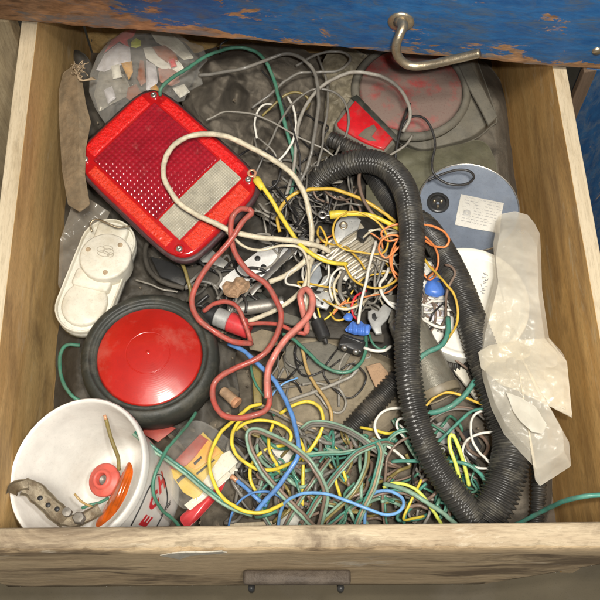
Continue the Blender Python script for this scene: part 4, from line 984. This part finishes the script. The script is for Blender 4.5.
# ================================================================== WIRES
# --- ring terminals on the yellow leads
def ringterm(w, cx, cy, z, ang, sleeve, kx=1.0, col='steel'):
    k_ = pxm(cx, cy, z)*kx; f_ = frame(cx, cy, z, math.cos(ang), math.sin(ang))
    P = np.array([tuple(f_ @ Vector((3.6*k_*math.cos(t), 3.6*k_*math.sin(t), 0))) for t in np.linspace(0, 2*math.pi, 24)])
    V, Fc = tube_geo(P, 1.25*k_, 8, flat=.45)
    V2, F2 = prism(rect(5*k_, 3.4*k_, .0006, cx=6*k_), .0012, f_, .0003, z0=-.0006)
    obj('ring_terminal', *merge((V, Fc), (V2, F2)), col, w)
    Q = wpath(sleeve); obj('sleeve', *tube_geo(Q, np.linspace(4.3, 3.4, len(Q))*k_, 12), 'yellow', w)
w1 = wire('wire', 'yellow wire with copper ring terminal at the tail lamp corner', '262,186,96 270,198,94 279,212,90 289,229,88 300,244,86 316,256,84 334,263,80 347,264,74', 5.6, 'yellow')
ringterm(w1, 252, 173, 97, math.radians(52), '256,179,97 259,183,97 263,189,96', 1.0, 'copper')
w2 = wire('wire', 'yellow wire with silver ring terminal over the heat sink', '345,213.5,88 365,214,90 382,220,88 396,227,84 410,236,76', 6, 'yellow')
ringterm(w2, 322.5, 214.5, 86, 0, '330,215,87 338,214,88 347,213.5,88', 1.0)
WIRES = [
 # cream
 ('thick cream cable looping over the tail lamp, then down', '311,252,66 312,238,76 311,222,84 306,200,92 295,178,98 276,161,104 252,148,109 228,137,112 205,134,112 185,138,112 170,150,112 163,166,112 165,182,111 176,200,110 192,212,109 214,223,107 234,232,104 262,238,96 292,241,88 318,246,80 330,252,72', 6.8, 'cream'),
 ('cream cable curving up from steel tube to wire knot', '249,321,64 268,314,68 288,303,72 303,288,74 309,268,76 314,252,72 318,240,64', 6, 'cream'),
 ('short thick cream cable above the bracket right end', '270,282,66 284,276,70 299,266,74 311,254,76 316,244,70', 7, 'cream'),
 ('thin cream wire hanging from cream cable over the bracket', '222,228,100 234,238,98 245,247,92 262,250,88 282,246,88 298,247,86 306,256,84 309,272,82 308,292,80 306,312,72', 3.6, 'cream'),
 ('white lead into the small black plug', '311,290,74 310,302,72 313,312,68 317,320,64', 4, 'white'),
 # red
 ('long faded red cable looping from lamp corner around the copper crimp', '248,209,120 252,213,118 243,221,117 232,238,112 222,250,108 205,270,104 194,290,100 192,305,98 199,320,96 214,331,92 232,341,86 251,344,76', 7.2, 'red', .0004),
 ('faded red cable winding down to a square bend near the crimp', '250,210,116 240,209,114 232,218,110 231,236,106 236,254,102 249,272,98 266,284,96 276,300,94 281,316,92 277,334,90 268,350,88 254,360,86 236,368,84 220,377,80 213,387,78 214,402,78 222,414,80 236,418,82 252,416,84 266,410,84 270,399,84 268,380,86 272,360,92 284,342,96 300,327,98 310,311,98 312,297,96 306,288,92', 7.4, 'red', .0004),
 ('thick pink cable loop end standing by slotted bracket', '268,398,88 267,380,92 272,360,98 284,341,102 300,326,104 311,311,104 312,297,104 306,289,102 300,295,96 303,310,90 307,325,80 306,333,74', 8.2, 'pink'),
 ('red cable running right of the flashlight to pink loop', '248,324,66 264,323,70 280,325,74 294,331,76 305,334,74', 5.4, 'red'),
 ('short red cable arching over the flashlight red end', '204,312,72 214,304,78 228,302,82 238,308,82 244,322,78 249,336,72 251,344,66', 5.8, 'red'),
 # blue
 ('blue cable from round lamp to the yellow coils with cut end', '228,344,60 242,350,66 256,362,72 272,378,76 285,398,80 293,420,86 298,440,92 298,456,94 290,470,92 277,487,86 266,500,80 256,512,74', 6.2, 'blue'),
 ('pale blue wire waving along the front rail', '278,530,48 280,515,60 286,502,74 300,494,86 320,493,92 342,499,94 364,508,94 384,514,92 398,512,90 404,504,88 400,496,84 388,491,80 374,493,74 366,503,66 365,520,56 366,532,48', 4.4, 'pblue'),
 ('thin blue wire arching left of the blue cable end', '228,532,40 231,516,50 238,503,58 250,494,64 262,492,66 274,494,62 284,500,54', 3.0, 'blue'),
 ('thin pale blue wire piece above the yellow coils', '270,398,44 276,390,48 285,382,50 298,378,48', 2.4, 'pblue'),
 # yellow
 ('large yellow loop around the striped wires on lower left', '262,404,60 248,408,64 234,420,70 220,434,74 211,452,76 210,470,76 217,490,76 231,504,76 248,512,78 264,512,78 280,506,72 294,497,62', 5, 'yellow'),
 ('inner yellow loop crossing the large yellow loop', '252,418,66 240,421,70 233,432,72 232,444,74 238,456,74 250,466,74 264,470,74 280,468,68 294,462,60 308,452,56 318,438,58 323,422,62 320,408,64 308,402,64 294,405,62 280,413,56', 4.8, 'yellow'),
 ('yellow wire arching beneath the red cable bend', '236,430,56 248,422,60 264,420,64 280,424,64 291,434,64 288,444,62 276,446,58 262,452,56 252,464,56 250,478,56 256,492,52', 4.4, 'yellow'),
 ('short yellow wire standing between striped cables', '273,424,56 269,438,62 270,452,64 277,465,58 279,474,50', 4.2, 'yellow'),
 ('yellow wire crossing under the blue cable', '296,434,50 304,450,56 303,468,56 303,486,52 303,505,46', 4.2, 'yellow'),
 ('small yellow wire bend beside diagonal hose', '340,498,48 336,478,56 340,466,58 346,480,54 350,488,48', 4, 'yellow'),
 ('yellow stub under the striped ribbon by diagonal hose', '360,428,50 372,430,54 388,433,52 402,430,48', 4, 'yellow'),
 ('short yellow wire above the diagonal hose lower end', '326,436,46 334,446,50 342,452,46', 4, 'yellow'),
 ('yellow green wire running down beside the long hose', '383,488,66 396,483,72 410,486,76 422,495,76 432,508,70 442,526,58', 4.4, 'lime'),
 ('yellow wire bent in a V by the front rail', '421,480,62 414,494,66 405,514,62 404,520,58 412,519,56 424,516,52', 3.6, 'yellow'),
 ('tall lime yellow wire arch between the two big hoses', '468,503,54 462,486,64 455,464,74 450,446,78 450,436,80 454,436,80 460,450,76 465,468,68 469,486,56', 5, 'lime'),
 ('golden yellow loop inside the arch of long hose', '280,232,56 278,218,60 283,204,64 296,193,68 314,189,70 334,190,72 352,195,72 368,203,70 384,213,66 396,222,60', 4.6, 'gold'),
 ('thin golden wire coiling over the ribbed heat sink', '346,213,92 338,218,92 333,228,92 335,240,90 344,249,90 360,252,90 374,254,90 384,252,88 388,242,86 383,228,88 372,218,92 358,212,93 346,212,92', 2.6, 'gold', .0003),
 ('golden wire hanging below the heat sink to the long hose', '344,264,74 350,275,78 360,284,82 374,288,84 388,285,84 400,277,82 412,266,78', 3, 'gold'),
 ('yellow wire sagging right of the long hose by dark hose', '424,258,92 433,270,98 444,282,106 453,294,108 458,308,106 457,322,100 450,336,88 444,344,74 430,346,66', 3.2, 'gold'),
 ('short yellow wire beside the canister end', '424,408,62 433,399,66 445,393,70 458,394,70 472,400,68 486,406,64', 3.4, 'gold'),
 ('brownish yellow wire going down the brown sheet', '302,348,52 306,366,50 315,384,50 325,398,50 331,412,50 331,428,46', 4.6, 'tan'),
 ('olive yellow wire emerging below the tail lamp corner', '176,252,56 182,264,60 187,276,60 190,290,56 190,302,50', 4.6, 'olive'),
 ('brassy bare wire curl on the white base upper end', '92,232,72 90,224,74 96,219,75 108,224,76 118,228,75 130,226,72', 2.2, 'brass'),
 ('yellow wires bunch below slotted bracket', '330,312,56 336,320,60 346,318,60 350,308,58 342,300,56', 2.6, 'gold'),
 ('yellow wire looping from the pink loop to the heat sink', '318,308,58 322,320,56 332,314,58 336,302,62 330,290,64', 2.4, 'yellow'),
 # green
 ('dark green wire arching over the grey cloth', '160,95,98 161,88,104 172,78,102 188,68,98 206,56,94 224,50,90 243,48,88 258,53,86 268,66,86 275,84,84 280,102,84 285,124,82 291,146,76 294,164,70 293,184,62 288,206,54', 4.6, 'green'),
 ('green wire sagging across the brown sheet to black connector', '283,334,56 296,341,60 308,353,62 322,365,64 338,372,64 352,370,64 362,361,62 366,349,60 366,336,54', 4.6, 'green'),
 ('teal wire crossing the smoky canister', '418,360,86 428,353,88 440,347,88 446,339,88 448,328,86 448,318,82', 6.6, 'teal'),
 ('thick teal wire curving below the canister end', '424,414,62 436,412,66 450,407,70 463,397,72 472,385,74 482,368,72 488,358,66', 7.2, 'teal'),
 ('teal wire leaving over the right drawer wall corner', '512,526,62 528,519,78 545,509,104 562,502,136 580,497,156 600,495,160 625,494,160', 6.4, 'teal'),
 ('green wire draped over the bucket flank', '196,412,70 188,424,82 176,438,98 164,454,108 157,470,112 153,484,110 155,498,104 162,510,92 174,521,76 184,532,64', 4.6, 'green'),
 ('teal wire crossing between the two big hoses', '486,408,64 472,412,64 458,423,64 446,434,62 436,444,56', 4.2, 'teal'),
 ('teal wire arcing over the lime wire', '392,462,60 410,461,64 432,461,68 452,461,72 468,465,74 480,474,72 486,486,64 486,500,54', 5, 'teal'),
 ('short teal wire at foot of lime arch', '440,502,50 452,504,56 466,501,60 478,496,56', 4.6, 'teal'),
 ('teal cable running down to the front rail', '384,484,68 398,487,76 412,493,80 428,503,78 444,514,72 462,530,60', 6, 'pgreen'),
 ('small dark green loop right of black connector', '368,330,56 372,342,60 380,350,58 386,346,54', 3, 'green'),
 ('dark green loop of cable at lower left of round lamp', '80,345,30 66,345,34 60,360,36 62,380,38 72,396,38 86,404,34', 5, 'green'),
 ('small dark green wire under the blue cable', '250,358,40 252,374,46 258,388,48 268,402,46 274,416,40', 3.2, 'green'),
 ('thin green wire curling through striped cables', '268,500,56 280,484,62 286,470,62 280,458,60 272,466,58', 3, 'green'),
 # white
 ('white wire loop beside the thick open hose', '492,411,66 480,412,70 472,420,72 471,436,72 478,450,70 490,464,64', 3.4, 'white'),
 ('white wire bow crossing the white loop', '494,432,64 480,434,68 468,440,70 463,450,72 466,462,70 476,468,68 492,469,62', 3.4, 'white'),
 ('white wire hooking out of the diagonal hose', '408,409,58 396,408,64 384,411,68 376,421,70 377,433,70 386,445,68 398,454,64 410,464,56', 3.6, 'white'),
 ('small white wire hook beside the long hose', '410,419,58 400,418,62 396,424,64 399,432,62 407,440,56', 3.2, 'white'),
 ('white wire standing up from blue connector', '358,324,76 360,308,84 364,290,90 368,272,94 372,256,94 376,241,90', 3.8, 'white'),
 ('white wire leaving the black connector to the right', '364,348,64 374,351,64 384,351,64 391,346,60', 4, 'white'),
 ('white wire bending from heat sink toward long hose', '389,268,72 386,276,76 380,284,78 382,294,78 390,304,76 402,313,70', 4.2, 'white'),
 ('cream wire under the long hose to the teal tip', '388,302,70 402,306,70 418,316,74 434,325,78 444,327,80 449,322,80 448,312,78', 3.6, 'white'),
 ('thin white wire arc on the grey cloth', '257,138,74 255,124,78 258,111,80 265,104,78 272,104,74', 2.8, 'white'),
 ('thin white wire curving past the dark green wire', '288,97,80 294,110,82 296,126,82 292,142,80 284,155,76 276,163,72', 3.2, 'white'),
 ('white wire loop left of black plug', '333,300,68 330,288,74 332,276,76 340,268,74 346,270,70', 3, 'white'),
 ('white wire curve beside the slotted bracket', '344,310,62 336,300,68 334,286,72 340,274,72', 3.6, 'cream'),
 ('white thin wire on long hose lower left', '400,425,58 414,438,62 424,450,62 434,458,56', 3, 'white'),
 # orange
 ('orange wire loop left of the long hose', '404,238,100 392,235,98 382,240,96 379,250,94 386,258,92 396,250,94 404,242,98', 2.8, 'orange', .0002),
 ('orange wire loop crossing behind the long hose', '408,226,98 398,224,96 386,228,94 381,234,92 388,241,92 400,238,94 410,232,96', 2.6, 'orange', .0002),
 ('large orange wire loop right of long hose', '418,224,96 432,226,100 444,232,102 449,240,104 445,247,102 434,246,98 424,240,94', 3, 'orange', .0002),
 ('orange wire falling from the loops to blue plug', '424,236,94 434,246,100 438,258,102 436,270,96 428,278,84', 2.8, 'orange', .0003),
 ('orange wire arc left of long hose above golden wire', '396,246,86 392,258,88 393,270,88 400,276,84 408,276,78', 2.6, 'orange', .0003),
 ('thin orange wire along the long hose left edge', '402,234,92 394,246,90 390,262,88 396,278,84 404,284,78', 2.4, 'orange', .0003),
 ('orange wire curl below the large orange loop', '422,262,80 424,274,82 430,280,80 436,274,78 432,266,76', 2.4, 'orange', .0003),
 # grey and black
 ('grey cable arching from the cloth over to hose arch', '199,75,80 218,73,84 240,69,88 258,63,90 274,57,92 288,54,94 302,58,96 313,70,96 318,88,96 318,110,94 315,132,92 312,152,86 306,170,78 298,188,68 288,206,58', 4.6, 'grey'),
 ('long grey cable arc from cloth over round housing', '281,210,54 288,190,62 294,168,70 296,146,78 299,124,84 307,104,90 320,88,94 338,77,96 356,72,96 374,74,96 390,81,96 402,92,94 409,106,92 409,120,88 403,132,82', 4.6, 'lgrey'),
 ('grey wire loop behind the arching cables', '252,108,70 268,96,76 284,82,80 300,73,82 318,72,84 336,71,84 348,64,84 350,57,82 342,52,80 326,52,80 310,58,78 296,66,72', 3.6, 'grey'),
 ('thin olive wire arc over the cloth by white wires', '262,116,72 272,106,78 284,96,82 296,92,84 306,96,82 309,104,78 303,112,72', 3, 'olive'),
 ('black wire curling onto the blue disc', '402,128,78 408,119,84 416,116,88 425,119,90 432,130,88 435,146,84 432,162,80 434,174,76 444,182,74 458,185,74 469,183,74 474,177,74 469,171,74 456,170,74 440,175,72 428,181,68', 3.2, 'black', .0002),
 ('black wire dropping beside the small square lamp', '410,104,76 404,118,80 399,136,78 396,152,74 395,164,68', 3.6, 'black'),
 ('brown cable hanging from under the hose arch', '361,165,72 359,178,78 361,192,80 367,206,80 376,218,78 386,230,72 392,240,66', 4.4, 'brown'),
 ('brown wire bent at the top beside dark hose', '445,264,98 452,267,102 455,274,102 450,286,100 446,300,92 446,316,74 440,330,66', 3.4, 'brown'),
 ('black wire loop against the back of cloth', '221,54,62 220,46,66 226,41,68 238,37,66', 2.6, 'black'),
 ('grey wire tail from the small lamp corner', '381,160,78 392,154,80 404,146,80 412,136,76', 3, 'lgrey'),
 ('brown wire arcing near the front rail by small hose', '384,486,54 386,470,62 388,458,66 396,445,70 408,438,70 418,437,64', 3.6, 'brown'),
 ('black cable looping left of the yellow coils', '246,420,36 236,430,40 228,448,42 228,466,42 234,484,40 244,498,36', 5, 'grey'),
 ('dark cable loop between the tail lamp and red cable', '154,236,40 146,246,46 146,262,50 154,276,52 168,284,52 184,288,48', 6.5, 'ragd'),
 ('grey flat cable below the tail lamp lower corner', '136,280,40 150,284,44 164,290,44 178,292,40', 2.4, 'lgrey'),
 ('pale grey rod leaning across the brown sheet', '286,402,42 306,395,46 326,387,50 342,381,54 352,376,56 358,368,58', 4.6, 'lgrey'),
 ('purple grey wires out of the thick hose side', '521,452,74 521,466,72 517,482,68 510,498,60', 2.6, 'lav'),
 ('blue wire with copper tip under the yellow loops', '236,480,52 246,488,54 256,498,54 266,506,50', 5.4, 'blue'),
 ('black wire curve at the fabric beneath heat sink', '346,268,64 340,280,66 340,294,66 348,306,62 356,312,58', 5.5, 'grey'),
 ('grey arrow shaped cable right of heat sink', '388,242,70 384,258,70 380,272,66 376,286,60', 3.6, 'grey'),
 ('dark red wire bundle under the heat sink', '366,290,66 356,296,68 352,306,66 354,316,62 360,322,58', 3.2, 'inkr'),
 ('long grey wire arc just right of the white hook wires', '252,182,62 262,160,72 276,130,82 292,104,86 312,90,88 334,92,88 346,106,86 348,128,82 338,150,76 324,172,68', 3, 'grey'),
 ('thin black wire running down beside the dark green wire', '262,70,78 276,88,84 287,112,84 296,140,82 300,168,76 292,196,66 276,216,58', 2.6, 'black'),
 ('thin grey wire crossing the cloth towards the square lamp', '206,120,74 226,112,80 250,114,84 276,124,84 300,138,82 322,148,78 340,160,70', 2.4, 'lgrey'),
 ('black wire looping over the cloth lower edge', '236,158,70 250,150,76 268,152,80 280,166,80 276,184,76 262,190,70 250,182,66', 2.8, 'black'),
 ('dark grey wire pair falling from board to hose arch', '318,56,72 326,78,82 328,104,86 324,130,84 320,156,78 312,180,68', 3.2, 'grey'),
 ('maroon wire along the hose behind canister', '434,344,50 446,352,56 460,364,56 474,372,52', 3, 'brown'),
]
for q in WIRES:
    lab, s, w, m = q[:4]; o = wire('wire' if w < 5.5 else 'cable', lab, s, w, m, cat='wire' if w < 5.5 else 'cable', jit=q[4] if len(q) > 4 else .0007)
    if 'copper tip' in lab:
        obj('conductor', *tube_geo(wpath([(231, 476, 52), (234, 478, 52), (237, 481, 52)]), .0026, 8), 'copper', o)
    if lab.startswith('blue cable from'):
        obj('conductor', *tube_geo(wpath([(257, 510.5, 75), (255, 513, 74), (254, 515, 73)]), .0014, 8), 'steel', o)
RIB = [
 ('striped green and brown ribbon cable looping over the blue cable', '318,532,54 300,512,66 282,494,74 266,476,80 254,458,84 248,442,86 249,432,88 258,430,90 274,436,94 292,446,98 308,460,98 320,477,94 326,494,86 324,512,74 318,530,60', 8, ('pgreen','brown')),
 ('flat grey green cable lying over the diagonal hose', '302,430,60 312,424,66 328,424,70 344,429,74 358,436,78 372,446,80 386,456,76', 9, ('pgreen','grey','grey')),
 ('green striped cable lying level left of hose', '300,456,58 320,454,64 342,453,68 362,450,70 382,446,68 396,440,60', 6, ('pgreen','teal')),
 ('three strand cable curving down to the front rail', '300,528,50 312,508,62 326,488,74 340,470,82 354,455,84 370,446,84 384,442,80 394,444,70', 8.5, ('teal','brown','pgreen')),
 ('pale brown and green cable upright before the hose', '354,532,54 362,512,66 372,490,78 378,470,86 381,454,88 378,444,84 370,440,76', 9, ('teal','twine','pgreen')),
 ('green and tan cable sweeping left to front rail', '312,532,46 328,516,56 346,500,64 358,484,68 366,466,70 368,450,68', 7, ('pgreen','olive')),
 ('teal and brown pair under the pale blue wire', '322,530,44 342,516,52 362,502,58 384,492,62 404,492,64 420,500,60', 6.5, ('teal','brown')),
 ('green ribbon from the bucket rim under yellow loop', '134,432,88 150,446,84 166,458,80 184,471,76 202,486,72 218,499,70 234,508,66 252,514,60', 8, ('teal','pgreen')),
 ('grey green pair leading up past the white hook wire', '382,450,70 388,440,76 398,432,80 410,430,80 422,434,72', 5.5, ('teal','pgreen')),
 ('striped cable dropping right of the white hook wire', '394,420,46 404,436,54 412,450,58 424,466,58 436,478,50', 7, ('green','pgreen')),
 ('brown green pair left of the pale upright cable', '283,530,44 296,506,56 308,488,62 322,470,64 330,458,58', 6, ('brown','pgreen')),
 ('dark striped cable low behind the pale upright cable', '388,532,44 384,512,52 384,492,58 392,478,56', 6, ('brown','green')),
 ('green striped cable arc beside the lime wire', '438,520,48 446,508,54 444,492,58 436,476,58 424,462,52', 5.5, ('teal','green')),
 ('low green pair crossing behind white bow wire', '420,418,44 436,426,48 450,436,50 462,450,50 470,468,46', 5.5, ('grey','green')),
 ('brown and grey pair between canister end and lime wire', '424,424,50 440,414,56 456,408,58 474,410,56 486,420,50', 5, ('brown','grey')),
 ('grey brown pair under yellow coils', '256,404,44 276,412,50 296,424,54 316,430,52', 6.5, ('twine','grey')),
 ('brown strip cable from yellow loop to ribbon bend', '226,414,48 238,422,52 250,432,54 260,436,52', 6.5, ('twine','olive')),
 ('pale striped cable beside the blue cable end', '270,528,40 262,512,44 258,494,46 262,478,44', 6, ('grey','pgreen')),
 ('olive striped cable beneath the green ribbon loops', '290,474,44 302,490,50 318,500,52 336,506,50', 6, ('olive','pgreen')),
]
for r in RIB: ribbon(*r)
# thin dark wires filling the tangle, low in the pile
def scribble(cx, cy, rx, ry, z, n, seed):
    rn = random.Random(seed); a = rn.random()*6.28; P = []
    x, y = cx+rn.uniform(-rx, rx)*.8, cy+rn.uniform(-ry, ry)*.8; da = rn.uniform(-.9, .9)
    for i in range(n):
        P.append((x, y, z+rn.uniform(-7, 9))); da = .6*da+rn.uniform(-.75, .75); a += da
        st = rn.uniform(8, 16); x += math.cos(a)*st; y += math.sin(a)*st
        if abs(x-cx) > rx or abs(y-cy) > ry: a = math.atan2(cy-y, cx-x)+rn.uniform(-.6, .6)
    return P
SETS = [ # region centre, half size, height, count, widths, materials, label, group
 (300, 225, 42, 42, 54, 30, (1.6, 2.8), ('black','grey','grey','black','lgrey'), 'thin dark wire tangled under the cream cable and heat sink', 'thin dark wires in the middle knot'),
 (330, 195, 30, 18, 56, 10, (1.6, 2.6), ('black','grey','brown'), 'thin dark wire inside the hose arch', 'thin dark wires in the hose arch'),
 (350, 270, 52, 42, 68, 14, (1.4, 2.5), ('white','gold','cream','orange','lgrey','grey'), 'thin pale or bright wire on top of the middle knot', 'thin pale wires in the middle knot'),
 (355, 285, 36, 30, 54, 14, (1.8, 3.0), ('black','grey','lgrey','cream'), 'thin wire under and around the heat sink', 'thin wires around the heat sink'),
 (440, 300, 20, 40, 66, 20, (1.8, 2.8), ('black','brown','grey','white','grey'), 'thin wire in the bunch right of long hose', 'thin wires right of the long hose'),
 (330, 480, 70, 42, 46, 48, (2.4, 4.4), ('green','brown','pgreen','grey','teal','olive','grey','brown'), 'green or brown wire deep in the striped wire tangle', 'wires deep in the striped tangle'),
 (440, 470, 34, 50, 42, 24, (2.2, 4.2), ('green','grey','brown','black','lgrey','teal'), 'wire lying low between the two big hoses', 'wires low between the big hoses'),
 (235, 480, 34, 40, 34, 8, (2.4, 4.6), ('black','grey','grey'), 'dark wire under the large yellow loop', 'dark wires under the yellow loop'),
 (290, 150, 34, 40, 66, 5, (1.6, 3.0), ('grey','black','lgrey'), 'thin grey wire crossing the grey cloth', 'thin wires on the grey cloth'),
 (225, 285, 34, 24, 46, 12, (1.8, 3.6), ('black','grey'), 'dark wire between the tail lamp and round lamp', 'dark wires below the tail lamp'),
 (320, 385, 50, 28, 42, 8, (1.6, 2.6), ('black','grey','lgrey'), 'thin grey wire lying on the brown sheet', 'thin wires on the brown sheet'),
]
sd = 100
for cx, cy, rx, ry, z, cnt, (wa, wb), ms, lab, grp in SETS:
    for i in range(cnt):
        sd += 1; rn = random.Random(sd*7)
        P = scribble(cx, cy, rx, ry, z+rn.uniform(-8, 8), rn.randint(6, 11), sd)
        w_ = rn.uniform(wa, wb); Q = wpath(P, jit=.0004)
        obj('wire', *tube_geo(Q, w_/2*pxm(*P[0]), 7), ms[i % len(ms)], None, lab, 'wire', grp)
# ================================================================== LIGHT
sc_ = bpy.context.scene
wd = bpy.data.worlds.new('World'); sc_.world = wd; wd.use_nodes = True
bgd = wd.node_tree.nodes['Background']; bgd.inputs[0].default_value = (.80, .88, 1.0, 1); bgd.inputs[1].default_value = .21
def area_(name, loc, target, size, power, col):
    l = bpy.data.lights.new(name, 'AREA'); l.shape = 'RECTANGLE'; l.size, l.size_y = size; l.energy = power; l.color = col
    o = bpy.data.objects.new(name, l); C.objects.link(o); o.location = loc
    o.rotation_euler = (Vector(target)-Vector(loc)).to_track_quat('-Z', 'Y').to_euler(); return o
tgt = W(300, 330, 60)
area_('daylight', (.08, -.28, 2.0), tgt, (.32, .28), 48, (1, .94, .84))
fl_ = bpy.data.lights.new('camera_flash', 'AREA'); fl_.shape = 'RECTANGLE'; fl_.size = .03; fl_.size_y = .018; fl_.energy = 5.4; fl_.color = (1, .97, .92)
fo = bpy.data.objects.new('camera_flash', fl_); C.objects.link(fo); fo.location = CAM+Vector((.055, .03, .01))
fo.rotation_euler = (Vector(tgt)-fo.location).to_track_quat('-Z', 'Y').to_euler()
sc_.view_settings.view_transform = 'Standard'; sc_.view_settings.look = 'None'; sc_.view_settings.exposure = -.06; sc_.view_settings.gamma = 1
sc_.cycles.max_bounces = 8; sc_.cycles.transparent_max_bounces = 12; sc_.cycles.use_denoising = True
